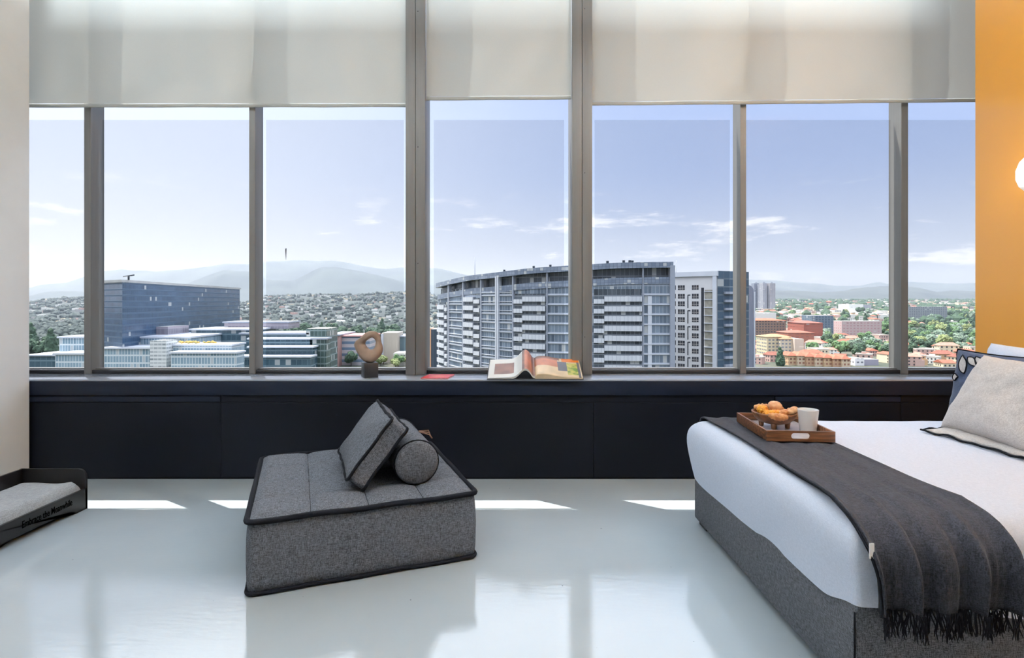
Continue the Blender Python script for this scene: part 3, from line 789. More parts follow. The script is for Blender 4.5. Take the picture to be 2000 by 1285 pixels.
# cup
cp = P(1579, 840, 2.775); bm = bmesh.new()
lathe(bm, [(0, .0), (.034, 0), (.038, .003), (.0485, .112), (.0485, .114), (.0462, .114), (.0445, .10), (.036, .008), (0, .007)], 48)
finish('cup', bm, M['white'], loc=(cp.x-.002, 2.775, TZ+.010), label='plain white tumbler standing on the tray beside the bowl', cat='cup')

# pillows
def pillow(name, w, h, t, origin, ux, uy, m, label, edge=None, flange=0, group=None, cat='pillow', seed=0, sag=.0):
    """origin = bottom centre of mid-plane"""
    uz = ux.cross(uy); Mx = Matrix((ux, uy, uz)).transposed().to_4x4(); Mx.translation = origin
    root = empty(name, label=label, cat=cat, group=group); root.matrix_world = Mx
    bm = bmesh.new(); N_ = 36
    def f(u, v, s):
        a, b_ = u*2-1, v*2-1
        x = a*w/2*(1-.07*(1-a*a)*0-.06*(1-b_*b_)*abs(a)**2); y = b_*h/2*(1-.06*(1-a*a)*abs(b_)**2)
        th_ = ((1-a**4)*(1-b_**4))**.62
        z = s*t/2*th_*(1+.18*noise.noise(Vector((a*1.8+seed, b_*1.8, s))))+.006*noise.noise(Vector((a*5, b_*5+seed, s)))*th_
        y2 = y+h/2; 
        if sag: z += -sag*sm(.25, 0, v)
        z += .010*noise.noise(Vector((a*3+seed, b_*3, 7)))*(1 if max(abs(a), abs(b_)) > .9 else .3)
        return Vector((x, y2, z))
    for s in (1, -1):
        V = [[bm.verts.new(f(i/N_, j/N_, s)) for i in range(N_+1)] for j in range(N_+1)]
        for j in range(N_):
            for i in range(N_):
                q = (V[j][i], V[j][i+1], V[j+1][i+1], V[j+1][i]); bm.faces.new(q if s > 0 else q[::-1]).smooth = True
    bmesh.ops.remove_doubles(bm, verts=bm.verts, dist=.0004)
    finish('cover', bm, m, root)
    if edge:
        bm = bmesh.new(); pts = []
        for k in range(4):
            for q in range(24):
                s_ = q/24; u, v = ((s_, 0), (1, s_), (1-s_, 1), (0, 1-s_))[k]
                p = f(u, v, 1); 
                if flange: p = p+Vector(((u-.5)*flange*2, (v-.5)*flange*2, .004*math.sin(q*1.3)))
                pts.append(p)
        tube(bm, pts, .005, 6, closed=True); finish('edging', bm, edge, root, label='dark edging')
    return root, f
zd = ZT+.004
def frame(lean, yaw=0):   # pillow facing -X, leaning back towards +X
    ux = Vector((math.sin(yaw), -math.cos(yaw), 0)); bk_ = Vector((math.cos(yaw), math.sin(yaw), 0))
    uy = bk_*math.sin(lean)+vz*math.cos(lean); return ux, uy
ux, uy = frame(.34)
pillow('bed_pillow', .66, .44, .15, Vector((2.69, 2.87, zd+.02)), *frame(.30), M['duvet'], 'white bed pillow standing behind the navy leaf cushion', seed=4)
nav, nf = pillow('leaf_cushion', .54, .405, .11, Vector((2.52, 2.885, zd+.01)), *frame(.16, -.02), M['navy'], 'navy cushion with beige leaf appliques behind the beige linen cushion', edge=M['pipe'], seed=2, cat='cushion')
# leaf appliques on the navy face (face +z of cushion is towards -X)
def leaf(cx, cy, ang, L_, Wd, name='leaf_applique'):
    bm = bmesh.new(); n = 14; pts = []
    for k in range(n+1): t_ = k/n; pts.append((L_*(t_-.5), Wd*.5*math.sin(PI*t_**.8)))
    for k in range(n-1, 0, -1): t_ = k/n; pts.append((L_*(t_-.5), -Wd*.5*math.sin(PI*t_**.8)))
    ca, sa = math.cos(ang), math.sin(ang); out = []
    for a, b_ in pts:
        X, Y = cx+a*ca-b_*sa, cy+a*sa+b_*ca
        out.append(nf(max(.02, min(.98, X/.54+.5)), max(.02, min(.98, Y/.405)), 1)+Vector((0, 0, .004)))
    c_ = bm.verts.new(nf(cx/.54+.5, cy/.405, 1)+Vector((0, 0, .0055))); vs = [bm.verts.new(p) for p in out]
    for k in range(len(vs)): bm.faces.new((vs[k-1], vs[k], c_)).smooth = True
    bmesh.ops.recalc_face_normals(bm, faces=bm.faces)
    o = finish(name, bm, M['linen'], nav, label='beige leaf applique'); bm = bmesh.new(); tube(bm, out, .0035, 6, closed=True); finish('leaf_outline', bm, M['pipe'], o, label='black leaf outline')
for a in ((-.165, .325, 2.0, .115, .065), (-.095, .345, -.5, .10, .04), (-.045, .345, 2.5, .12, .05), (.035, .335, -.4, .09, .04), (-.215, .245, .1, .07, .04), (.10, .33, .8, .09, .05), (.17, .32, 2.2, .09, .05)): leaf(*a)
ul, uf = pillow('flat_cushion', .60, .30, .045, Vector((2.19, 2.555, zd+.016)), Vector((.06, -1, 0)).normalized(), Vector((1, .06, .10)).normalized(), M['linen'], 'beige cushion with black wavy edging lying flat under the leaning linen cushion', edge=M['pipe'], flange=.012, seed=9, cat='cushion')
pillow('linen_cushion', .52, .435, .15, Vector((2.245, 2.60, zd+.028)), *frame(.52, -.05), M['linen'], 'plain beige linen cushion leaning in front of the navy cushion', seed=6, cat='cushion')

# wall sconce at the right edge
pl_ = bpy.data.lights.new('wall_lamp_bulb', 'POINT'); pl_.energy = 3.5; pl_.shadow_soft_size = .08; pl_.color = (1, .95, .88)
plo = bpy.data.objects.new('wall_lamp_bulb', pl_); COL.objects.link(plo); plo.location = (XR-.17, 3.215, 2.06)
wl = empty('wall_lamp', (XR, 3.215, 2.25), label='white oval glass wall lamp on the yellow wall', cat='lamp')
bm = bmesh.new(); lathe(bm, [(0, 0), (.034, 0), (.034, .006), (.026, .012), (.012, .016), (0, .017)], 28)
for v in bm.verts: v.co = Vector((-v.co.z, v.co.y, v.co.x))
chrome = mat('chrome', (.8, .8, .82, 1), .12, metal=1)
finish('wall_plate', bm, chrome, wl)
bm = bmesh.new(); tube(bm, [(-.015, 0, 0), (-.06, 0, .012), (-.085, 0, 0), (-.09, 0, -.05), (-.09, 0, -.085)], .006, 8); finish('arm', bm, chrome, wl)
m = bpy.data.materials.new('opal_glass'); m.use_nodes = True; b = m.node_tree.nodes['Principled BSDF']; b.inputs['Base Color'].default_value = (.9, .9, .9, 1)
b.inputs['Emission Color'].default_value = (1, .97, .93, 1); b.inputs['Emission Strength'].default_value = .35; b.inputs['Roughness'].default_value = .2
bm = bmesh.new(); lathe(bm, [(0, -.30), (.03, -.294), (.052, -.27), (.066, -.225), (.066, -.175), (.05, -.125), (.022, -.092), (.014, -.08)], 32)
finish('shade', bm, m, wl, loc=(-.09, 0, 0))
# ================================================================== outside: ground, hills, haze
def zg(X, Y):
    z = interp([(40, -45), (500, -45), (1000, -33), (1600, -18), (2500, 0), (3200, 10), (4500, 16), (9500, 18)], Y)
    if X < 0:
        z -= 6*sm(0, -200, X)*sm(600, 1200, Y)
    return z
def ter_noise(X, Y, s, a): return a*noise.fractal(Vector((X/s, Y/s, 1.3)), .9, 2.0, 5)
def facmat(name, glass1, glass2, frame, pu, pv, sp=.3, spcol=None, fu=.06, fv=.04, rough=.25, metal=.0, blind=.25, big=1):
    """panelled facade from uv in metres: cells pu x pv, spandrel share sp of each storey"""
    m = bpy.data.materials.new(name); m.use_nodes = True; t = NT(m.node_tree); b = t.n['Principled BSDF']
    uvn = t.new('ShaderNodeUVMap'); s = t.new('ShaderNodeSeparateXYZ'); t.l.new(uvn.outputs[0], s.inputs[0])
    u = t.math('DIVIDE', s.outputs[0], pu); v = t.math('DIVIDE', s.outputs[1], pv)
    fu_, fv_ = t.math('FRACT', u), t.math('FRACT', v); iu, iv = t.math('FLOOR', u), t.math('FLOOR', v)
    cb = t.new('ShaderNodeCombineXYZ'); t.l.new(iu, cb.inputs[0]); t.l.new(iv, cb.inputs[1])
    wn = t.new('ShaderNodeTexWhiteNoise', noise_dimensions='2D'); t.l.new(cb.outputs[0], wn.inputs['Vector'])
    cb2 = t.new('ShaderNodeCombineXYZ'); t.l.new(t.math('FLOOR', t.math('DIVIDE', iu, 3)), cb2.inputs[0]); t.l.new(iv, cb2.inputs[1])
    wn2 = t.new('ShaderNodeTexWhiteNoise', noise_dimensions='2D'); t.l.new(cb2.outputs[0], wn2.inputs['Vector'])
    g = t.mix(t.math('MULTIPLY_ADD', wn.outputs['Value'], .5, t.math('MULTIPLY', wn2.outputs['Value'], .5)), glass1, glass2)
    lit = t.math('LESS_THAN', wn.outputs['Value'], blind*.35)
    g = t.mix(t.math('MULTIPLY', lit, .7), g, lin(196, 198, 196))
    spm = t.math('LESS_THAN', fv_, sp)
    c = t.mix(spm, g, spcol or frame)
    lu = t.math('LESS_THAN', fu_, fu/pu*1.0); lv = t.math('MAXIMUM', t.math('LESS_THAN', fv_, fv/pv), t.math('LESS_THAN', t.math('ABSOLUTE', t.math('SUBTRACT', fv_, sp)), fv/pv))
    c = t.mix(t.math('MAXIMUM', lu, lv), c, frame)
    t.l.new(c, b.inputs['Base Color'])
    t.l.new(t.math('MULTIPLY_ADD', spm, .4, rough), b.inputs['Roughness']); b.inputs['Metallic'].default_value = metal
    return m
def wallstrip(bm, pts, ztop, zbot, uv, mi=0, closed=False, u0=0):
    """vertical wall along 2-D points; ztop a number or list; uv in metres"""
    n = len(pts); zt_ = ztop if isinstance(ztop, (list, tuple)) else [ztop]*n; u = u0
    rng = range(n) if closed else range(n-1)
    for i in rng:
        j = (i+1) % n; a, b_ = Vector(pts[i]), Vector(pts[j]); L_ = (b_-a).length
        vs = [bm.verts.new((a.x, a.y, zbot)), bm.verts.new((b_.x, b_.y, zbot)), bm.verts.new((b_.x, b_.y, zt_[j])), bm.verts.new((a.x, a.y, zt_[i]))]
        f = bm.faces.new(vs); f.material_index = mi
        for lp, q in zip(f.loops, ((u, zbot), (u+L_, zbot), (u+L_, zt_[j]), (u, zt_[i]))): lp[uv].uv = q
        u += L_
def prism(name, pts, z0, z1, m, parent, roofm=None, **kw):
    bm = bmesh.new(); uv = bm.loops.layers.uv.verify(); wallstrip(bm, pts, z1, z0, uv, closed=True)
    f = bm.faces.new([bm.verts.new((p[0], p[1], z1 if not isinstance(z1, (list, tuple)) else z1[i])) for i, p in enumerate(pts)]); f.material_index = 1 if roofm else 0
    f2 = bm.faces.new([bm.verts.new((p[0], p[1], z0)) for p in reversed(pts)])
    return finish(name, bm, [m, roofm] if roofm else [m], parent, **kw)
def rect(x0, x1, y0, y1): return [(x0, y0), (x1, y0), (x1, y1), (x0, y1)]
def expand(pts, e):
    c = Vector((sum(p[0] for p in pts)/len(pts), sum(p[1] for p in pts)/len(pts))); out = []
    for p in pts:
        d = Vector(p)-c; out.append(tuple(c+d*(1+e/max(d.length, .1))))
    return out

M['ground'] = mat('dry_ground', lin(70, 78, 66), .95, col2=lin(92, 92, 80), vscale=.02)
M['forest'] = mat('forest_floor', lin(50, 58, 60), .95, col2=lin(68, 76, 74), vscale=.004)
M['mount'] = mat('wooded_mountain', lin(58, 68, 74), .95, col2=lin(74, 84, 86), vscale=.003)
bm = bmesh.new()
ys = [40*(9500/40)**(k/70) for k in range(71)]
V = [[bm.verts.new((Y*(-1.6+3.2*i/60), Y, zg(Y*(-1.6+3.2*i/60), Y))) for i in range(61)] for Y in ys]
for j in range(70):
    for i in range(60): bm.faces.new((V[j][i], V[j][i+1], V[j+1][i+1], V[j+1][i])).smooth = True
finish('ground', bm, M['ground'], kind='structure')
RIDGES = []
def ridge(name, prof, Y0, front, back, m, na, ns, label, x_lo, x_hi, step=6, rough_top=0):
    def h(px, Y, raw=False):
        zt_ = EYE-(interp(prof, px)-CY)*Y0/F
        s = (Y-Y0)/(front if Y < Y0 else back)
        base = zg((px-CX)*Y/F, min(Y, 9400))-3
        X = (px-CX)*Y/F
        w_ = 1-sm(0, 1, abs(s)) if abs(s) < 1 else 0
        return base+(zt_-base)*w_+ter_noise(X, Y, ns, na)*min(1, abs(s)*4)*w_+rough_top*noise.noise(Vector((px*.35, Y*.01, 0)))*w_
    bm = bmesh.new(); nx = int((x_hi-x_lo)/step); NYr = 34
    V = []
    for j in range(NYr+1):
        s = -1+2*j/NYr; Y = Y0+s*(front if s < 0 else back)
        V.append([bm.verts.new((((x_lo+i*step)-CX)*Y/F, Y, h(x_lo+i*step, Y))) for i in range(nx+1)])
    for j in range(NYr):
        for i in range(nx): bm.faces.new((V[j][i], V[j][i+1], V[j+1][i+1], V[j+1][i])).smooth = True
    finish(name, bm, m, kind='structure', label=label)
    return h
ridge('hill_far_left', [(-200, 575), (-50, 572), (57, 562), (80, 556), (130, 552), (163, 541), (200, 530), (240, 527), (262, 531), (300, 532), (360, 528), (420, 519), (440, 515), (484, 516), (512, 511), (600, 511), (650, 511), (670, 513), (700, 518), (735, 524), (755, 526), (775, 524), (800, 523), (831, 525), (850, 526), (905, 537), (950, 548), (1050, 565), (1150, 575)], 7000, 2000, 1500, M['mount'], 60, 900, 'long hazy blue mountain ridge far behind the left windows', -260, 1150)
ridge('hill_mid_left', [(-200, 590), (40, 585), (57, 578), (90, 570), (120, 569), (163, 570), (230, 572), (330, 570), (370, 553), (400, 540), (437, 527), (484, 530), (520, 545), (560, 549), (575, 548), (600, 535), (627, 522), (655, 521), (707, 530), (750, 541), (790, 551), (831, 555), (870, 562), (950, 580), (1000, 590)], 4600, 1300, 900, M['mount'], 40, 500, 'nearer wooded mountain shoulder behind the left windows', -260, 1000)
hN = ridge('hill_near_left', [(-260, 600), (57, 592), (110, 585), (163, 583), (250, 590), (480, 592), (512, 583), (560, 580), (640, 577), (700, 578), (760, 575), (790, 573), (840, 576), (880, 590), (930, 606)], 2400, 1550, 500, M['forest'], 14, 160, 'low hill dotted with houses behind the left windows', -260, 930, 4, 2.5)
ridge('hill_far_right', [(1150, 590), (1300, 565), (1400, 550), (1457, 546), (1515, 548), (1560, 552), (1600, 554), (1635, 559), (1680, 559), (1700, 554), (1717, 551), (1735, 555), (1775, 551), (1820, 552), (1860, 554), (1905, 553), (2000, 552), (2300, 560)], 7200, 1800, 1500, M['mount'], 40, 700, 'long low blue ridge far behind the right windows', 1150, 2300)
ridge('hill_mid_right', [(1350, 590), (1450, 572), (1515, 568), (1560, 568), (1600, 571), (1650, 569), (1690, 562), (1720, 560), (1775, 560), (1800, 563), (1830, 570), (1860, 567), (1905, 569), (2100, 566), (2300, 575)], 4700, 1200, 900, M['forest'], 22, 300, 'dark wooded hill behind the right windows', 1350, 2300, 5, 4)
# haze: a thin layer of scattering air over the valley
m = bpy.data.materials.new('valley_haze'); m.use_nodes = True; t = NT(m.node_tree); t.n.clear()
vs_ = t.new('ShaderNodeVolumeScatter'); vs_.inputs['Color'].default_value = (.44, .50, .62, 1); vs_.inputs['Density'].default_value = HAZE; vs_.inputs['Anisotropy'].default_value = .35
o_ = t.new('ShaderNodeOutputMaterial'); t.l.new(vs_.outputs[0], o_.inputs['Volume']); M['haze'] = m
bx('haze', -9000, 9000, 330, 9000, -60, 480, m, kind='stuff', label='thin bluish haze hanging over the valley and the hills', cat='haze')

# ================================================================== outside: tall buildings
M['cw'] = mat('white_panel', lin(196, 200, 208), .5, var=.05, vscale=.3)
M['cg'] = mat('grey_panel', lin(150, 156, 168), .5, var=.06, vscale=.3)
M['dark_g'] = mat('dark_glass', lin(44, 52, 62), .2)
M['roofgrey'] = mat('flat_roof', lin(176, 176, 174), .8, var=.1, vscale=.15)
fac_c = facmat('curved_glazing', lin(70, 82, 96), lin(132, 146, 160), lin(176, 182, 190), 1.25, 3.3, .24, lin(138, 148, 164), .10, .12)
fac_top = facmat('crown_panels', lin(104, 116, 134), lin(142, 152, 168), lin(96, 104, 118), 1.25, 1.1, .0, None, .12, .10)
fac_dark = facmat('recess_glazing', lin(38, 46, 54), lin(92, 100, 108), lin(120, 126, 132), 1.5, 3.3, .08, lin(120, 126, 132), .12, .08)
ctrl = [(-31.5, 262), (-31, 247), (-26.4, 235), (-13.5, 213), (8, 192.4), (37.5, 184.4), (55.3, 183.2)]
def catmull(P_, n=24):
    out = []
    for i in range(len(P_)-1):
        p0 = Vector(P_[max(i-1, 0)]); p1 = Vector(P_[i]); p2 = Vector(P_[i+1]); p3 = Vector(P_[min(i+2, len(P_)-1)])
        for k in range(n):
            t_ = k/n; out.append(.5*((2*p1)+(p2-p0)*t_+(2*p0-5*p1+4*p2-p3)*t_*t_+(3*p1-p0-3*p2+p3)*t_**3))
    out.append(Vector(P_[-1])); return out
crv = catmull(ctrl)
def cpx(p): return CX+p.x*F/p.y
def zroof(p): return EYE+interp([(855, 8.3), (880, 9.2), (920, 10.3), (970, 10.8), (1035, 11.8), (1208, 13.2), (1320, 13.4)], cpx(p))
def seg_px(a, b_):
    """curve points whose picture column lies in [a,b], with exact ends"""
    out = []
    for p, q in zip(crv[20:], crv[21:]):
        for e in (a, b_):
            x0, x1 = cpx(p), cpx(q)
            if x0 < e <= x1: out.append(p.lerp(q, (e-x0)/(x1-x0)))
        if a < cpx(q) < b_: out.append(q)
    return out
def offs(pts, d):
    out = []
    for i, p in enumerate(pts):
        t_ = (pts[min(i+1, len(pts)-1)]-pts[max(i-1, 0)]).normalized(); n = Vector((t_.y, -t_.x)); out.append(p+n*d)
    return out
def band(name, pts, z0, z1, d0, d1, m, parent):
    """solid strip following the facade, z0/z1 numbers or per-point lists, from offset d0 to d1"""
    A, B = offs(pts, d1), offs(pts, d0); n = len(pts)
    a0 = z0 if isinstance(z0, list) else [z0]*n; a1 = z1 if isinstance(z1, list) else [z1]*n
    bm = bmesh.new(); uv = bm.loops.layers.uv.verify(); wallstrip(bm, A, a1, 0, uv)
    bm.free(); bm = bmesh.new(); uv = bm.loops.layers.uv.verify()
    R4 = [[bm.verts.new((A[i].x, A[i].y, a0[i])), bm.verts.new((A[i].x, A[i].y, a1[i])), bm.verts.new((B[i].x, B[i].y, a1[i])), bm.verts.new((B[i].x, B[i].y, a0[i]))] for i in range(n)]
    u = 0
    for i in range(n-1):
        L_ = (A[i+1]-A[i]).length
        for k in range(4):
            f = bm.faces.new((R4[i][k], R4[i+1][k], R4[i+1][(k+1) % 4], R4[i][(k+1) % 4]))
            for lp, (uu, vv) in zip(f.loops, ((u, R4[i][k].co.z), (u+L_, R4[i+1][k].co.z), (u+L_, R4[i+1][(k+1) % 4].co.z), (u, R4[i][(k+1) % 4].co.z))): lp[uv].uv = (uu, vv)
        u += L_
    bm.faces.new(R4[0]); bm.faces.new(R4[-1][::-1]); bmesh.ops.recalc_face_normals(bm, faces=bm.faces)
    return finish(name, bm, m, parent)
FH = 3.3
ZR0 = EYE+(CY-588)*190/F   # horizon storey line
def row(k): return EYE-k*FH   # k storeys below the eye line
cb = empty('curved_tower', (12, 200, -45), label='curved glass and white panel apartment tower behind the middle windows', cat='building')
pm = Matrix.Translation((-12, -200, 45))
def sub(o): o.matrix_parent_inverse = pm; return o
full = [p for p in crv]
body = offs(full, 0)
bm = bmesh.new(); uv = bm.loops.layers.uv.verify()
wallstrip(bm, body, [zroof(p)-2.2-FH*.9 for p in body], -45, uv)
inner_ = offs(full, -16)[::-1]
wallstrip(bm, [body[-1]]+inner_+[body[0]], [zroof(p)-2.2 for p in [body[-1]]+inner_+[body[0]]], -45, uv)
sub(finish('glazed_wall', bm, fac_c, cb))
bm = bmesh.new(); inn = offs(full, -16)
for i in range(len(full)-1):
    bm.faces.new([bm.verts.new((p.x, p.y, zroof(q)-1.6)) for p, q in ((body[i], body[i]), (body[i+1], body[i+1]), (inn[i+1], body[i+1]), (inn[i], body[i]))])
sub(finish('roof', bm, M['roofgrey'], cb))
# crown: parapet band with fins over an open dark storey
sub(band('parapet', full, [zroof(p)-1.9 for p in full], [zroof(p) for p in full], -.5, 1.0, fac_top, cb))
bm = bmesh.new(); uv = bm.loops.layers.uv.verify(); rc = offs(full, -1.6)
wallstrip(bm, rc, [zroof(p)-1.8 for p in full], -10, uv); o = sub(finish('terrace_recess', bm, fac_dark, cb))
for a, b_ in ((856, 877), (878.5, 905), (907, 940), (942, 974), (976, 1002), (1004, 1068), (1070, 1155), (1158, 1254), (1257, 1308)):
    s_ = seg_px(a, b_)
    if len(s_) < 2: continue
    sub(band('spandrel', s_, [zroof(p)-1.9-FH*1.62 for p in s_], [zroof(p)-1.9-FH*.95 for p in s_], -.3, .35, fac_top, cb))
for a in (877.5, 906, 941, 1003, 1069, 1156, 1255.5, 1310):
    s_ = seg_px(a-1.2, a+1.2)
    sub(band('pier', s_, -45, [zroof(p)-1.5 for p in s_], -.8, .55, M['cg'], cb))
for a in (972, 975.5):
    s_ = seg_px(a-1.1, a+1.1); sub(band('white_column', s_, -45, [zroof(p)-1.5 for p in s_], -.8, 1.1, M['cw'], cb))
# balcony bays: stepped white parapets over recessed dark glazing
fac_w = facmat('balcony_panels', lin(190, 194, 202), lin(206, 209, 214), lin(140, 146, 156), 1.3, 60, 0, None, .10, .02, rough=.5, blind=0)
for a, b_, sx, k0, zoff in ((857, 875.5, .72, -1, 0), (908, 938.5, .62, -1, 0), (1005, 1066, .28, -1, 0), (1159.5, 1253, .22, -1, 0)):
    whole = seg_px(a, b_)
    bm = bmesh.new(); uv = bm.loops.layers.uv.verify(); zt_ = row(-1.55)
    wallstrip(bm, offs(whole, .06), min(zroof(p) for p in whole)-8.4, -45, uv); sub(finish('balcony_glazing', bm, fac_dark, cb))
    k = -.55
    while k < 13:
        z = row(k+.42)
        if z+1.4 < min(zroof(p) for p in whole)-7.5:
            xs = a+(b_-a)*sx
            hi, lo = (seg_px(a, xs), seg_px(xs, b_)) if a < 1000 else (seg_px(xs, b_), seg_px(a, xs))
            sub(band('balcony', hi, z-.25, z+1.50, -.2, .9, fac_w, cb)); sub(band('balcony', lo, z-.95, z+.55, -.2, .75, fac_w, cb))
        k += 1
for a, b_ in ((878.5, 905), (942, 971), (976.5, 1002), (1070, 1155), (1257, 1309)):
    k = -.7
    while k < 13:
        s_ = seg_px(a, b_); z = row(k)
        if z < min(zroof(p) for p in s_)-7: sub(band('floor_band', s_, z, z+.28, 0, .45, M['cw'], cb)); 
        if z < min(zroof(p) for p in s_)-7 and a < 1000: sub(band('floor_band', s_, z+1.1, z+1.3, 0, .5, M['cw'], cb))
        k += 1
s_ = seg_px(1265, 1272.5); sub(band('stair_strip', s_, -45, row(-.6), 0, .35, M['cw'], cb))
# right end slab a little higher
bm = bmesh.new(); box(bm, 54.2, 55.8, 182.2, 198, -45, PZ(519, 184)); sub(finish('end_wall', bm, M['cg'], cb))
# roof clutter and mast
q = P(925, 545, 214)
bm = bmesh.new(); tube(bm, [(q.x, 222, 6), (q.x, 222, PZ(502, 222))], .16, 5); sub(finish('mast', bm, M['cg'], cb))
for px, Y in ((985, 203), (1043, 195), (1076, 192), (1189, 186), (1221, 186), (1233, 186), (1238, 187)):
    bm = bmesh.new(); z0 = zroof(Vector((PX(px, Y), Y)))-1.6; box(bm, PX(px, Y)-.4, PX(px, Y)+.4, Y+2, Y+3, z0, z0+2.7); sub(finish('roof_vent', bm, M['dark_g'], cb))

# white tower next to it
wt = empty('white_tower', (72, 212, -45), label='white panelled tower with punched windows right of the curved tower', cat='building')
def L2(x, y): return (x-72, y-212)
A0, A1 = (PX(1314, 216), 216), (PX(1400.5, 206), 206); A2 = (PX(1462, 213), 213); A3 = (100, 240); A4 = (72, 246)
zA = PZ(527, 205)
pts = [L2(*p) for p in (A0, A1, A2, A3, A4)]
prism('wall', pts, 0, zA+45-1.5, mat('tower_white', lin(208, 206, 206), .6, var=.03, vscale=.5), wt, M['roofgrey'])
va = Vector(L2(*A0)); vb = Vector(L2(*A1)); dAB = (vb-va); LAB = dAB.length; dAB.normalize(); nAB = Vector((dAB.y, -dAB.x))
def onA(u, d=0): return va+dAB*u+nAB*d
def fbox(name, u0, u1, z0, z1, d0, d1, m, parent=wt):
    bm = bmesh.new(); c = [onA(u0, d1), onA(u1, d1), onA(u1, d0), onA(u0, d0)]
    lo = [bm.verts.new((p.x, p.y, z0+45)) for p in c]; hi = [bm.verts.new((p.x, p.y, z1+45)) for p in c]
    bm.faces.new(lo[::-1]); bm.faces.new(hi)
    for k in range(4): bm.faces.new((lo[k-1], lo[k], hi[k], hi[k-1]))
    bmesh.ops.recalc_face_normals(bm, faces=bm.faces); return finish(name, bm, m, parent)
def upx(px):  # picture column -> distance along the facade
    k = (px-CX)/F; p = Vector((A0[0], A0[1])); d = dAB; return (k*p.y-p.x)/(d.x-k*d.y)
win_m = facmat('tower_window', lin(60, 62, 68), lin(112, 110, 108), lin(176, 172, 168), .9, 5, 0, None, .14, .1)
M['tw_dark'] = mat('dark_window', lin(58, 60, 66), .25); M['twpan'] = mat('beige_panel', lin(196, 190, 186), .6)
fbox('roof_canopy', -.6, LAB+.4, zA-2.2, zA-.4, -1, .8, M['cw'])
zf = [PZ(480+.2179*y, 211) for y in (372, 450, 518, 590, 662, 735, 805, 875, 943, 1015, 1085)]
for z in zf:
    for a, b_ in ((1324, 1337.5), (1351.5, 1364.5)):
        w_ = fbox('window', upx(a), upx(b_), z-.95, z+.85, .0, .06, M['tw_dark'])
        for f in (.33, .66): fbox('glazing_bar', upx(a+(b_-a)*f)-.06, upx(a+(b_-a)*f)+.06, z-.95, z+.85, .05, .12, M['twpan'], w_)
        fbox('sill_bar', upx(a), upx(b_), z-.35, z-.22, .05, .12, M['twpan'], w_)
    fbox('window', upx(1316.5), upx(1320), z-.9, z+.9, 0, .06, M['tw_dark'])
for z in zf[1::2]:
    fbox('slot_window', upx(1342.5), upx(1344.5), z-4.6, z+.5, .0, .05, M['tw_dark']); fbox('vent_window', upx(1344.5), upx(1348.5), z+.1, z+.6, .0, .05, M['tw_dark'])
fbox('recess', upx(1369.5), upx(1375), -45, PZ(562, 210), .0, .05, M['tw_dark']); fbox('stair_glazing', upx(1376.5), upx(1392.5), -45, PZ(566, 208), 0, .05, mat('beige_glazing', lin(150, 146, 134), .3, var=.3, vscale=.6))
z = PZ(566, 208)-.8
while z > -45: fbox('landing', upx(1375.5), upx(1392), z, z+.3, 0, .5, M['cw']); z -= 3.0
fbox('white_column', upx(1392.5), upx(1400), -45, PZ(532, 206), 0, .7, M['cw'])
fac_b = facmat('blue_side_glazing', lin(58, 78, 96), lin(78, 98, 116), lin(120, 132, 140), 3.2, 3.05, .12, lin(70, 86, 100), .08, .08, blind=.1)
A1n, A2n = Vector(L2(*A1)), Vector(L2(*A2)); nn = Vector((A2n-A1n)); nn = Vector((nn.y, -nn.x)).normalized()*.15
bm = bmesh.new(); uv = bm.loops.layers.uv.verify(); wallstrip(bm, [tuple(A1n+nn), tuple(A2n+nn)], zA+45-.3, 0, uv); finish('side_glazing', bm, fac_b, wt)
bm = bmesh.new(); dS = (A2n-A1n).normalized()
zz = zA+45-9
while zz > 2:
    for (a, b_) in ((3.2, 8.6),):
        c = [A1n+dS*a+nn, A1n+dS*b_+nn, A1n+dS*b_+nn*7, A1n+dS*a+nn*7]
        lo = [bm.verts.new((p.x, p.y, zz)) for p in c]; hi = [bm.verts.new((p.x, p.y, zz+.9)) for p in c]
        bm.faces.new(lo[::-1]); bm.faces.new(hi)
        for k in range(4): bm.faces.new((lo[k-1], lo[k], hi[k], hi[k-1]))
    zz -= 3.05
finish('side_balcony', bm, M['cg'], wt)
bm = bmesh.new(); tube(bm, [(L2(PX(1327, 218), 222)[0], 10, 50), (L2(PX(1327, 218), 222)[0], 10, PZ(508, 222)+45)], .12, 5); finish('mast', bm, M['cg'], wt)

# slim grey tower with a rounded top behind the fourth mullion
Yg = 250
gt = empty('round_top_tower', (PX(1462, Yg), Yg, -45), label='slim grey tower with a rounded top right of the white tower', cat='building')
bm = bmesh.new(); x0, x1 = PX(1440, Yg)-PX(1462, Yg), PX(1472.5, Yg)-PX(1462, Yg); zt_ = PZ(556, Yg)+45; r_ = 3.2
prf = [(x0, 0), (x1, 0), (x1, zt_-r_)]+[(x1-r_+r_*math.cos(a*PI/12), zt_-r_+r_*math.sin(a*PI/12)) for a in range(1, 7)]+[(x0, zt_)]
A = [bm.verts.new((x, 0, z)) for x, z in prf]; B = [bm.verts.new((x, 12, z)) for x, z in prf]
bm.faces.new(A); bm.faces.new(B[::-1])
for k in range(len(prf)): bm.faces.new((A[k-1], B[k-1], B[k], A[k]))
finish('wall', bm, mat('mauve_grey_wall', lin(128, 132, 146), .5, stretch=(3, 3, .15), var=.12, vscale=1), gt)
bx('edge_fin', x1-.1, x1+.5, -.3, .4, 0, zt_-r_, M['cw'], gt)
bx('roof_box', x0, x0+4.5, 3, 7, zt_, zt_+3.6, M['cg'], gt)

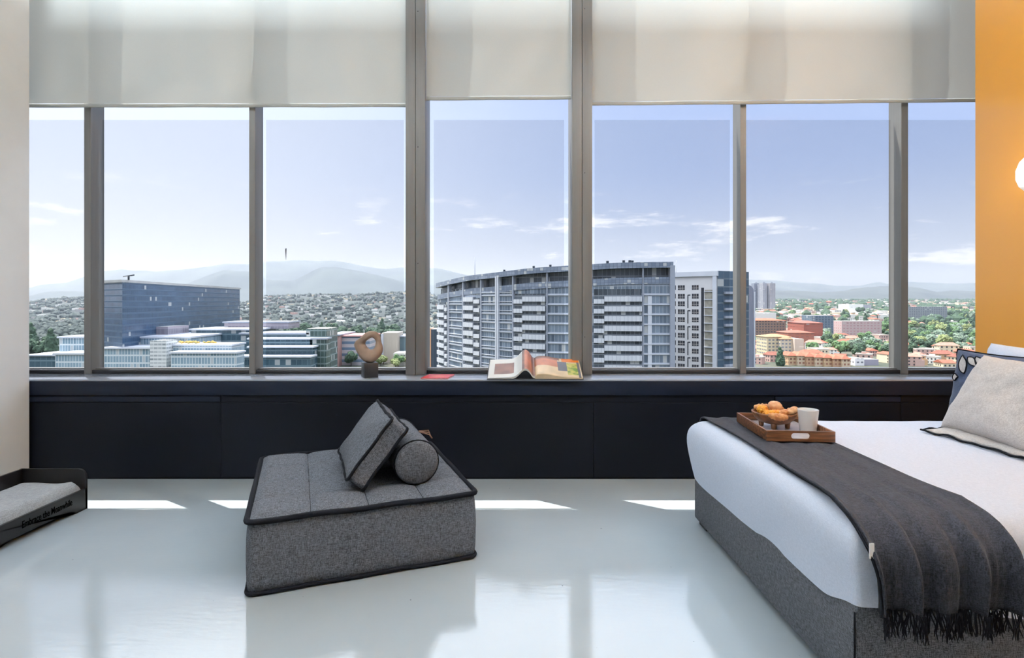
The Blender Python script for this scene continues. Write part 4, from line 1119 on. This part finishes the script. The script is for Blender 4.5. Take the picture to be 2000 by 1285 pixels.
# blue glass office block on the left
bo_ = empty('blue_office', (-225, 360, -45), label='big dark blue glass office block behind the first two left windows', cat='building')
fac_blue = facmat('blue_glazing', lin(44, 66, 92), lin(66, 92, 120), lin(84, 106, 128), 2.0, 3.3, .22, lin(52, 72, 96), .18, .22, rough=.16, blind=.05)
zb_ = PZ(546, 300)
pb_ = [(x+225, y-360) for x, y in ((-210, 300), (-229, 471), (-300, 482), (-243, 322))]
prism('glazed_wall', pb_, 0, zb_+45-1.4, fac_blue, bo_, M['roofgrey'])
prism('roof_slab', expand(pb_, 1.2), zb_+45-1.4, zb_+45, M['roofgrey'], bo_)
bm = bmesh.new(); tube(bm, [(15, -55, zb_+45), (15, -55, zb_+47.2)], .5, 6); tube(bm, [(10, -52, zb_+47.0), (20, -58, zb_+47.6)], .35, 6); finish('roof_crane', bm, M['dark_g'], bo_)

# generic glass-and-slab office pieces given by picture columns at a real distance
def office(label, parts, Y0, name='office_building', cat='building'):
    xs = [PX(p[0], p[4]) for p in parts]+[PX(p[1], p[4]) for p in parts]; ox = (min(xs)+max(xs))/2
    root = empty(name, (ox, Y0, -45), label=label, cat=cat)
    for (a, b_, yt, yb, Y, dep, m, slab) in parts:
        x0, x1 = PX(a, Y)-ox, PX(b_, Y)-ox; z1 = PZ(yt, Y)+45; z0 = 0 if yb is None else PZ(yb, Y)+45
        pr = rect(x0, x1, Y-Y0, Y-Y0+dep)
        prism('glazed_wall', pr, z0, z1-(.9 if slab else 0), m, root, M['roofgrey'])
        if slab: prism('roof_slab', rect(x0-.8, x1+.8, Y-Y0-1.0, Y-Y0+dep+.5), z1-.9, z1, slab, root)
    return root
fac_l = facmat('pale_fin_glazing', lin(112, 138, 152), lin(150, 172, 184), lin(204, 212, 214), 1.6, 4.2, .12, lin(196, 206, 210), .32, .35, blind=.2)
fac_t = facmat('teal_glazing', lin(48, 72, 86), lin(76, 100, 112), lin(100, 122, 132), 3.2, 4.2, .16, lin(118, 138, 146), .25, .3, blind=.1)
fac_m = facmat('mauve_penthouse', lin(110, 108, 120), lin(150, 146, 154), lin(166, 158, 166), 2.4, 5, .3, lin(158, 150, 158), .25, .3)
fac_g = facmat('dark_green_glazing', lin(50, 66, 66), lin(84, 104, 98), lin(120, 136, 134), 2.4, 4.0, .14, lin(96, 112, 110), .3, .3, blind=.15)
lo_ = office('pale glass office complex with stepped white roofs below the blue block', [
    (57, 112, 692, None, 312, 30, fac_t, M['cw']), (108, 166, 689, None, 305, 20, fac_l, M['cw']), (116, 200, 657, None, 322, 40, fac_l, M['cw']),
    (166, 372, 657, None, 318, 45, fac_l, M['cw']), (203, 292, 678, None, 300, 17, fac_l, M['cw']), (326, 452, 672, None, 302, 15, fac_l, M['cw']), (334, 461, 687, None, 292, 9, fac_l, M['cw'])], 300)
o = office('low mauve penthouse on the pale office roof, left of the stair tower', [(214, 328, 638, 658, 335, 22, fac_m, None)], 335, 'penthouse'); o['category'] = 'building'
bx('stair_tower', PX(295, 297)-lo_.location.x, PX(327, 297)-lo_.location.x, -4, 6, 0, PZ(665, 297)+45, facmat('stair_cladding', lin(120, 130, 134), lin(206, 208, 206), lin(214, 216, 214), 2.2, 2.0, .35, lin(208, 210, 208), .3, .3), lo_)
uvl = lo_.children[-1].data.uv_layers.new(name='UVMap')
for p in lo_.children[-1].data.polygons:
    for li in p.loop_indices:
        co = lo_.children[-1].data.vertices[lo_.children[-1].data.loops[li].vertex_index].co; uvl.data[li].uv = (co.x+co.y, co.z)
# roof garden
bm = bmesh.new()
for k in range(40):
    px = R.uniform(352, 424); Y = R.uniform(306, 314); r_ = R.uniform(.5, 1.1); bmesh.ops.create_icosphere(bm, subdivisions=1, radius=r_, matrix=Matrix.Translation((PX(px, Y)-lo_.location.x, Y-300, PZ(672, 302)+45+r_*.3)))
finish('roof_garden', bm, mat('garden_plants', lin(120, 128, 84), .9, col2=lin(196, 160, 84), vscale=.3), lo_, label='green and yellow roof garden')
office('dark teal terraced office building behind the second mullion', [
    (373, 500, 642, None, 352, 30, fac_t, M['cw']), (438, 563, 628, 642, 372, 20, fac_m, M['cg']), (486, 605, 660, None, 338, 14, fac_t, M['cw']), (470, 602, 650, None, 346, 26, fac_t, M['cg']),
    (486, 611, 676, None, 330, 9, fac_t, M['cw']), (440, 606, 695, None, 322, 9, fac_t, M['cw'])], 340)
gw = office('dark green office block with planted terraces beside the teal building', [(598, 638, 642, None, 345, 22, fac_g, None), (610, 637, 660, None, 338, 8, fac_g, M['cg'])], 345)
office('pink office building with blue ribbon windows left of the sculpture', [(637, 662, 653, None, 395, 40, mat('pink_render', lin(178, 140, 134), .8, var=.08, vscale=.2), M['cg']),
    (658, 722, 655, None, 402, 30, facmat('ribbon', lin(96, 116, 140), lin(120, 138, 158), lin(186, 182, 186), 30, 4.4, .5, lin(186, 178, 180), .05, .2), mat('pink_roof', lin(196, 150, 146), .8))], 400)
office('beige windowless block between the sculpture and the left column', [(746, 776, 650, None, 420, 24, mat('beige_block', lin(186, 176, 162), .8, var=.06, vscale=.3, stretch=(4, 4, .3)), None), (744, 748, 652, None, 418, 10, M['cw'], None)], 420)
office('dull teal block touching the left column', [(776, 800, 656, None, 430, 30, mat('teal_wall', lin(98, 120, 128), .6, var=.1), M['cg'])], 430)
office('low building with a dotted parapet near the left column', [(768, 800, 690, None, 400, 20, facmat('dotted', lin(60, 62, 64), lin(120, 118, 112), lin(206, 202, 194), 2.2, 4, .55, lin(206, 202, 194), .9, .5), None)], 400)
office('slim dark tower with an orange edge right of the left column', [(841, 856.5, 643, None, 300, 14, mat('dark_tower', lin(66, 78, 92), .3, var=.1), None), (838.5, 841.5, 641, None, 299, 12, mat('orange_edge', lin(206, 156, 120), .6), None)], 300)
office('low teal building beside the slim dark tower', [(815, 839, 660, None, 330, 20, mat('teal_wall2', lin(90, 120, 136), .4, var=.15), M['cw'])], 330)

# right-hand city: named blocks
def block(label, a, b_, yt, Y, dep, wallc, winc, pu=3, pv=3, roofc=None, yb=None, hip=0, sp=.45, rz=0, fu=None):
    ox = PX((a+b_)/2, Y); zb__ = zg(ox, Y); H = PZ(yt, Y)-zb__; hw_ = (PX(b_, Y)-PX(a, Y))/2
    root = empty('apartment_block', (ox, Y, zb__), rz, label=label, cat='building')
    fm = facmat('block_'+str(len(bpy.data.materials)), lin(*winc), tuple(min(1, c*1.8) for c in lin(*winc)[:3])+(1,), lin(*wallc), pu, pv, sp, lin(*wallc), pu*.42 if fu is None else fu, .4, rough=.5, blind=.1)
    prism('wall', rect(-hw_, hw_, 0, dep), -3, H, fm, root, M['roofgrey'] if not roofc else None)
    if roofc:
        bm = bmesh.new(); hh = hip or 2.2; e = .8
        lo = [bm.verts.new(p) for p in ((-hw_-e, -e, H), (hw_+e, -e, H), (hw_+e, dep+e, H), (-hw_-e, dep+e, H))]; rg = min(hw_, dep/2)*.8
        if hw_*2 > dep: t1, t2 = bm.verts.new((-hw_+rg, dep/2, H+hh)), bm.verts.new((hw_-rg, dep/2, H+hh)); fs = ((0, 1, t2, t1), (1, 2, t2), (2, 3, t1, t2), (3, 0, t1))
        else: t1, t2 = bm.verts.new((0, rg, H+hh)), bm.verts.new((0, dep-rg, H+hh)); fs = ((0, 1, t1), (1, 2, t2, t1), (2, 3, t2), (3, 0, t1, t2))
        for f in fs: bm.faces.new([lo[v] if isinstance(v, int) else v for v in f])
        bm.faces.new(lo[::-1]); finish('roof', bm, mat('roof_'+str(len(bpy.data.materials)), lin(*roofc), .8, var=.15, vscale=.4), root)
    return root
block('grey-brown apartment block under orange roofs just right of the fourth mullion', 1469, 1535, 626, 640, 26, (138, 116, 102), (64, 62, 64), 3.4, 3.0, (192, 104, 78), sp=.4)
block('yellowish four-storey apartment block with balconies right of the fourth mullion', 1498, 1545, 658, 470, 20, (204, 190, 160), (92, 96, 104), 3.2, 2.9, (180, 136, 100), sp=.42)
block('blank beige end wing of the yellowish apartment block', 1552, 1570, 662, 462, 22, (206, 188, 174), (190, 176, 164), 9, 9, None, sp=.9)
block('pale wing with grey windows joined to the yellowish apartment block', 1524, 1552, 662, 466, 18, (206, 194, 174), (110, 116, 128), 3.0, 2.9, (178, 130, 98), sp=.4)
block('large brick-red building amid the houses in the sixth window', 1570, 1607, 631, 590, 34, (156, 92, 80), (124, 76, 68), 6, 3.5, (150, 92, 80), sp=.6)
block('second brick-red building stepping down from the larger one', 1540, 1590, 650, 535, 24, (170, 110, 92), (120, 84, 76), 5, 3, (164, 98, 80), sp=.6)
block('long low pinkish building across the middle of the sixth window', 1644, 1722, 627, 640, 16, (188, 168, 166), (150, 112, 116), 4, 3.2, None, sp=.5)
block('big bright white block near the horizon in the sixth window', 1658, 1686, 594, 1250, 40, (236, 236, 232), (206, 206, 206), 9, 9, None, sp=.6)
block('grey annex of the bright white block near the horizon', 1686, 1702, 595, 1270, 40, (158, 160, 170), (120, 124, 134), 5, 4, None, sp=.4)
block('long grey apartment terrace behind the rightmost pane', 1770, 1850, 599, 980, 18, (146, 150, 154), (86, 92, 100), 4, 3.2, None, sp=.4)
block('white cubic houses block at the lower edge of the sixth window', 1670, 1688, 700, 400, 12, (230, 228, 230), (90, 92, 100), 3, 3, None, sp=.5)
block('lilac-grey flat wall block beside the white cubic houses', 1688, 1716, 702, 402, 12, (160, 156, 170), (140, 138, 152), 7, 9, None, sp=.9)
block('long white hall behind the grey-brown apartment block', 1470, 1516, 611, 800, 30, (222, 220, 214), (196, 194, 190), 6, 8, None, sp=.7)
block('teal grey glass building left of the pink long building', 1585, 1628, 616, 720, 24, (112, 126, 140), (64, 82, 98), 4, 3.2, None, sp=.2)
# row houses with red roofs and ochre fronts along the window edge
for k in range(7):
    a = 1540+k*17.5
    block('ochre row house with terracotta roof above the sill, %s in the row' % ['first', 'second', 'third', 'fourth', 'fifth', 'sixth', 'last'][k], a, a+16.5, 694+k*1.3+R.uniform(-1, 1), 402-k*2, 13, R.choice([(200, 172, 138), (206, 186, 160), (190, 156, 126)]), (120, 84, 70), 2.6, 2.7, R.choice([(168, 98, 76), (176, 108, 84)]), hip=2.6, sp=.35)
# far towers
for k, (a, b_, yt, Y, c_) in enumerate(((1473, 1484, 553, 1500, (118, 124, 140)), (1485, 1490, 555, 1480, (136, 140, 152)), (1490, 1498, 552.5, 1460, (158, 158, 166)), (1498, 1504, 556, 1490, (128, 130, 142)), (1504, 1514.5, 553, 1450, (150, 146, 150)))):
    b__ = block('%s high-rise of the distant cluster right of the fourth mullion' % ['leftmost broad grey', 'second slim grey', 'third pale', 'fourth slim dark', 'rightmost pale brown'][k], a, b_, yt, Y, 18, c_, (96, 102, 116), 4, 3.2, None, sp=.3); b__['group'] = 'distant high-rise cluster'; b__.name = 'high_rise'
    bx('roof_box', -2.5, 2.5, 5, 10, PZ(yt, Y)-b__.location.z, PZ(yt, Y)-b__.location.z+3, M['cg'], b__)

# ------------------------------------------------------------------ houses
WC = {'white': (228, 226, 220), 'cream': (224, 208, 180), 'pink': (196, 164, 154), 'ochre': (190, 158, 124), 'brick red': (150, 98, 84), 'grey': (166, 162, 160)}
RC = {'terracotta': (160, 96, 76), 'rust': (140, 88, 74), 'pale': (196, 188, 180), 'salmon': (176, 128, 112)}
WM = {k: mat('house_'+k.replace(' ', '_'), lin(*v), .85, var=.06, vscale=.2) for k, v in WC.items()}
RM = {k: mat('rooftile_'+k, lin(*v), .85, var=.18, vscale=.6) for k, v in RC.items()}
hwin = mat('house_window', lin(70, 72, 78), .3)
MESH = {}
def house_mesh(wc, rc, flat, var):
    key = (wc, rc, flat, var)
    if key in MESH: return MESH[key]
    r = random.Random(str(key)); w, d, h = (5.5, 4.5, 5.6) if var == 0 else (7.5, 4.5, 8.2) if var == 1 else (4.6, 5.4, 3.4)
    bm = bmesh.new(); box(bm, -w, w, -d, d, -4, h)
    if var == 1: box(bm, w*.3, w*1.2, -d*1.25, d*.3, -4, h*.66)
    if flat and var == 0: box(bm, -w*.3, w*.2, -d*.3, d*.5, h, h+2.2)
    for fl in range(int(h//2.7)):
        for q in range(3 if w < 6 else 4):
            n_ = 3 if w < 6 else 4; x = -w+2*w*(q+.5)/n_; z = .7+fl*2.75
            box(bm, x-.65, x+.65, -d-.06, -d+.02, z, z+1.3, 1)
            box(bm, -w-.06, -w+.02, (q-1)*2.4-.5, (q-1)*2.4+.5, z, z+1.3, 1)
    me = bpy.data.meshes.new('house'); bm.normal_update(); bm.to_mesh(me); bm.free(); me.materials.append(WM[wc]); me.materials.append(hwin)
    bm = bmesh.new()
    if flat:
        for a in ((-w-.15, w+.15, -d-.15, -d+.15), (-w-.15, w+.15, d-.15, d+.15), (-w-.15, -w+.15, -d, d), (w-.15, w+.15, -d, d)): box(bm, *a, h, h+.7)
        box(bm, -w, w, -d, d, h, h+.12)
    else:
        e = .6; rh = 2.3; c = [(-w-e, -d-e, h-.1), (w+e, -d-e, h-.1), (w+e, d+e, h-.1), (-w-e, d+e, h-.1)]; lo = [bm.verts.new(p) for p in c]
        k = w*.45 if var != 2 else 0
        t1, t2 = bm.verts.new((-w-e+k, 0, h+rh)), bm.verts.new((w+e-k, 0, h+rh))
        for f in ((lo[0], lo[1], t2, t1), (lo[1], lo[2], t2), (lo[2], lo[3], t1, t2), (lo[3], lo[0], t1), (lo[3], lo[2], lo[1], lo[0])): bm.faces.new(f)
    mr_ = bpy.data.meshes.new('roof'); bm.normal_update(); bm.to_mesh(mr_); bm.free(); mr_.materials.append(RM[rc])
    MESH[key] = (me, mr_); return MESH[key]
taken = [(PX((a+b_)/2, Y), Y, (PX(b_, Y)-PX(a, Y))/2+8) for a, b_, Y in ((1469, 1535, 650), (1498, 1545, 478), (1545, 1572, 470), (1570, 1607, 605), (1540, 1590, 545), (1644, 1722, 648), (1658, 1702, 1270), (1770, 1850, 990), (1670, 1716, 406), (1540, 1600, 405), (1600, 1665, 398), (1585, 1628, 730), (1470, 1516, 815), (1473, 1514, 1480))]
def free(x, y, r):
    for a, b_, c_ in taken:
        if (x-a)**2+(y-b_)**2 < (r+c_)**2*.85: return False
    return True
def solveY(py, px=1600):
    lo, hi = 385, 4300
    for _ in range(40):
        m_ = (lo+hi)/2; s = CY-(zg(PX(px, m_), m_)-EYE)*F/m_
        if s > py: lo = m_
        else: hi = m_
    return lo
def where(px, py):
    a, b_, pane = (1474, 1738, 'sixth window') if px < 1757 else (1772, 1915, 'rightmost pane')
    f = (px-a)/(b_-a); side = 'left' if f < .25 else 'centre left' if f < .5 else 'centre right' if f < .75 else 'right'
    dist = 'nearest the sill' if py > 698 else 'low' if py > 676 else 'mid-height' if py > 640 else 'high' if py > 616 else 'near the horizon'
    return '%s, %s of the %s' % (dist, side, pane)
nh = 0; tries = 0
while nh < 290 and tries < 9000:
    tries += 1
    px = R.uniform(1474, 1915); py = 594+122*R.random()**1.0
    if 1738 < px < 1772: continue
    Y = solveY(py, px); x = PX(px, Y); r = 7 if Y < 700 else 8
    if not free(x, Y, r): continue
    # leafy gap in the right pane
    if 1775 < px < 1915 and 612 < py < 684 and R.random() < .86: continue
    if 1600 < px < 1740 and 642 < py < 692 and R.random() < .55: continue
    wc = R.choices(list(WC), [9, 6, 4, 3, 3, 2])[0]; flat = R.random() < (.45 if py > 615 else .7); rc = R.choices(['terracotta', 'rust', 'salmon'], [5, 3, 3])[0] if not flat else 'pale'
    v = R.randrange(3); me, mr_ = house_mesh(wc, rc, flat, v)
    o = bpy.data.objects.new('house', me); COL.objects.link(o); o.location = (x, Y, zg(x, Y)); o.rotation_euler = (0, 0, R.choice([0, .3, -.3, .8, -.7, 1.57])+R.uniform(-.1, .1)); s = R.uniform(.85, 1.25)*(1 if Y < 1200 else 1.25); o.scale = (s*.86, s*.86, s*.86*(R.uniform(.9, 1.15)))
    ro_ = bpy.data.objects.new('roof', mr_); COL.objects.link(ro_); ro_.parent = o
    tag(o, '%s %s-roofed house, %s' % (wc, 'flat' if flat else rc, where(px, py)), 'house', 'houses of the city on the right'); taken.append((x, Y, 9*s)); nh += 1
for k in range(26):    # a few on the left, near the column and the trees
    px, py = (R.uniform(655, 795), R.uniform(690, 714)) if k < 20 else (R.uniform(818, 850), R.uniform(690, 712))
    if 700 < px < 745 and py < 700: continue
    Y = solveY(py, px); x = PX(px, Y)
    if not free(x, Y, 6): continue
    wc = R.choice(['white', 'cream', 'white', 'grey']); flat = R.random() < .5; rc = 'pale' if flat else 'terracotta'; me, mr_ = house_mesh(wc, rc, flat, 2)
    o = bpy.data.objects.new('house', me); COL.objects.link(o); o.location = (x, Y, zg(x, Y)); o.rotation_euler = (0, 0, R.uniform(-1, 1)); o.scale = (.7, .7, .7)
    ro_ = bpy.data.objects.new('roof', mr_); COL.objects.link(ro_); ro_.parent = o
    tag(o, 'small %s %s-roofed house, %s' % (wc, 'flat' if flat else 'terracotta', 'low left of the sculpture' if px < 700 else 'low right of the sculpture' if px < 800 else 'low beside the slim dark tower'), 'house', 'small houses on the left'); taken.append((x, Y, 7))

# ------------------------------------------------------------------ trees
def crown_mesh(seed, kind):
    r = random.Random(seed); bm = bmesh.new()
    for k in range(9 if kind != 'conifer' else 5):
        if kind == 'conifer': c = Vector((r.uniform(-.3, .3), r.uniform(-.3, .3), 3+2.1*k)); rad = 2.7-.42*k
        else: a = r.uniform(0, 2*PI); q = r.uniform(.5, 2.6); c = Vector((q*math.cos(a), q*math.sin(a), 5.4+r.uniform(-1.4, 1.9)-q*.25)); rad = r.uniform(1.3, 2.3)
        g = bmesh.ops.create_icosphere(bm, subdivisions=3, radius=rad, matrix=Matrix.Translation(c))
        for v in g['verts']:
            d = v.co-c; v.co = c+d*(1+.34*noise.noise(v.co*1.1+Vector((seed, 0, 0)))+.22*noise.noise(v.co*2.9))
            if kind == 'conifer': v.co.z += d.z*.35
    me = bpy.data.meshes.new('tree'); bm.to_mesh(me); bm.free(); return me
def trunk_mesh(h):
    bm = bmesh.new(); tube(bm, [(0, 0, -2), (.1, 0, h*.5), (0, .1, h)], [.4, .3, .2], 6); me = bpy.data.meshes.new('trunk'); bm.to_mesh(me); bm.free(); me.materials.append(mat('bark', lin(84, 74, 66), .9)); return me
GC = {'dark green': (54, 72, 56), 'green': (76, 98, 66), 'olive': (104, 112, 74), 'grey-green': (96, 110, 96)}
GMt = {k: mat('leaves_'+k.replace(' ', '_').replace('-', '_'), lin(*v), .9, col2=lin(*[int(c*1.38) for c in v]), vscale=1.1, bump=.6, bscale=3) for k, v in GC.items()}
CM = {}; TM = trunk_mesh(5)
for g in GC:
    for s in range(3):
        me = crown_mesh(s+11, 'round'); me.materials.append(GMt[g]); CM[(g, s)] = me
me = crown_mesh(3, 'conifer'); me.materials.append(GMt['dark green']); CM[('dark green', 3)] = me
ntree = 0
def tree(px, py, g, s, sc, lab, grp, jit=True, chk=True):
    global ntree
    Y = solveY(py, px); x = PX(px, Y)
    if chk and not free(x, Y, 2.2*sc): return
    o = bpy.data.objects.new('tree', CM[(g, s)]); COL.objects.link(o); o.location = (x, Y, zg(x, Y)-.5); o.rotation_euler = (0, 0, R.uniform(0, 6)); o.scale = (sc, sc, sc*R.uniform(.85, 1.15))
    t_ = bpy.data.objects.new('trunk', TM); COL.objects.link(t_); t_.parent = o
    tag(o, lab, 'tree', grp); taken.append((x, Y, 2.0*sc)); ntree += 1
tries = 0
while ntree < 225 and tries < 5000:
    tries += 1; z_ = R.random()
    if z_ < .40: px, py = R.uniform(1776, 1918), R.uniform(610, 694)
    elif z_ < .66: px, py = R.uniform(1590, 1742), R.uniform(634, 696)
    else: px, py = R.uniform(1472, 1915), R.uniform(600, 716)
    g = R.choices(list(GC), [5, 5, 3, 3])[0]; s = R.randrange(3) if R.random() < .85 or g != 'dark green' else 3
    sc = R.uniform(1.0, 1.7)*(1 if py > 630 else 1.35)
    tree(px, py, g, s, sc, '%s %s tree, %s' % ('tall' if sc > 1.4 else 'bushy', g, where(px, py)), 'trees of the city on the right')
ntree = 0
for k in range(34):
    px = 556+240*R.random(); s_ = R.choice([0, 1, 2, 3]); tree(px, R.uniform(655, 664), 'dark green', s_, R.uniform(1.25, 1.9), '%s dark tree in the belt behind the %s' % ('pointed' if s_ == 3 else 'round', 'terraced teal offices' if px < 630 else 'left end of the pink offices' if px < 670 else 'right end of the pink offices' if px < 705 else 'sculpture' if px < 750 else 'beige block' if px < 776 else 'teal block'), 'tree belt on the left', chk=False)
for k in range(22):
    px = R.uniform(644, 690); py = R.uniform(696, 716); g = R.choice(['green', 'dark green', 'olive']); tree(px, py, g, R.randrange(3), R.uniform(1.1, 1.7), '%s tree %s below the %s half of the pink offices' % (g, 'close' if py < 706 else 'well', 'left' if px < 667 else 'right'), 'trees left of the sculpture', chk=False)
for k in range(16):
    px = R.uniform(740, 800); g = R.choice(['green', 'olive']); tree(px, R.uniform(700, 717), g, R.randrange(3), R.uniform(.8, 1.1), '%s tree low %s' % (g, 'just right of the sculpture plinth' if px < 760 else 'below the beige block' if px < 780 else 'against the left column'), 'trees right of the sculpture')
for k in range(12):
    px = R.uniform(815, 854); py = R.uniform(680, 714); g = R.choice(['grey-green', 'olive']); tree(px, py, g, R.randrange(3), R.uniform(.9, 1.4), '%s tree %s, %s' % (g, 'beside the left column' if px < 836 else 'beside the curved tower', 'higher' if py < 698 else 'at the sill'), 'trees beside the curved tower')
for k in range(12):
    px = R.uniform(52, 116); s_ = R.randrange(4); tree(px, R.uniform(684, 699), 'dark green', s_, R.uniform(1.5, 2.3), '%s dark tree in the far left pane, %s' % ('pointed' if s_ == 3 else 'round', 'by the white wall' if px < 80 else 'by the pale offices'), 'trees at the far left', chk=False)
# distant town and woods: too many to count
def smallboxes(name, n, fn, mats, label, cat):
    bm = bmesh.new()
    for _ in range(n):
        r = fn()
        if r is None: continue
        x, y, z, w, d, h, mi = r; box(bm, x-w, x+w, y-d, y+d, z-3, z+h, mi)
    finish(name, bm, mats, kind='stuff', label=label, cat=cat)
def fr():
    px = R.uniform(1470, 1960); py = R.uniform(581, 600) if R.random() < .7 else R.uniform(600, 622); Y = solveY(py, px)*R.uniform(.98, 1.02); x = PX(px, Y)
    if not free(x, Y, 3): return None
    return (x, Y, zg(x, Y), R.uniform(5, 13), R.uniform(5, 9), R.uniform(4, 9), R.choices([0, 1, 2, 3], [6, 3, 2, 2])[0])
smallboxes('distant_houses', 1400, fr, [WM['white'], WM['cream'], WM['grey'], WM['pink']], 'crowd of tiny pale houses near the horizon of the right windows', 'houses')
def fl():
    px = R.uniform(0, 860); Y = R.uniform(1000, 2330); x = PX(px, Y)
    return (x, Y, hN(px, Y), R.uniform(3, 7), R.uniform(3, 6), R.uniform(3, 5), R.choices([0, 1, 2, 3], [5, 3, 3, 2])[0])
smallboxes('hillside_houses', 700, fl, [WM['white'], WM['cream'], WM['grey'], WM['pink']], 'crowd of tiny pale houses scattered over the low hill on the left', 'houses')
def woods(name, n, fn, label):
    bm = bmesh.new()
    for _ in range(n):
        x, y, z, r = fn(); bmesh.ops.create_icosphere(bm, subdivisions=1, radius=r, matrix=Matrix.Translation((x, y, z+r*.5)) @ Matrix.Rotation(R.uniform(0, 6), 4, 'Z') @ Matrix.Diagonal((1, 1, R.uniform(.7, 1.2), 1)))
    for v in bm.verts: v.co *= 1; v.co += Vector((noise.noise(v.co*.2), 0, noise.noise(v.co*.3)))*2
    finish(name, bm, [GMt['dark green'] if 'distant' in name else mat('hazy_leaves', lin(62, 72, 70), .9, col2=lin(82, 92, 88), vscale=.2)], kind='stuff', label=label, cat='woods')  # hill leaves greyed to put the haze into their colour
def wr_():
    px = R.uniform(1460, 1980); py = R.uniform(577, 606) if R.random() < .75 else R.uniform(606, 690); Y = solveY(py, px) if py > 586 else R.uniform(2600, 4200); x = PX(px, Y); return (x, Y, zg(x, Y), R.uniform(5, 11) if Y > 900 else R.uniform(3, 5))
woods('distant_woods', 1500, wr_, 'dark tree cover between the houses on the right')
def wl_():
    if R.random() < .35:
        px = R.uniform(-60, 830); Y = R.uniform(490, 900); x = PX(px, Y); return (x, Y, zg(x, Y), R.uniform(3, 5.5))
    px = R.uniform(-60, 880); Y = R.uniform(850, 2400); return (PX(px, Y), Y, hN(px, Y)-1.0, R.uniform(4, 8))
woods('hillside_woods', 4200, wl_, 'dark tree cover of the low hill on the left')
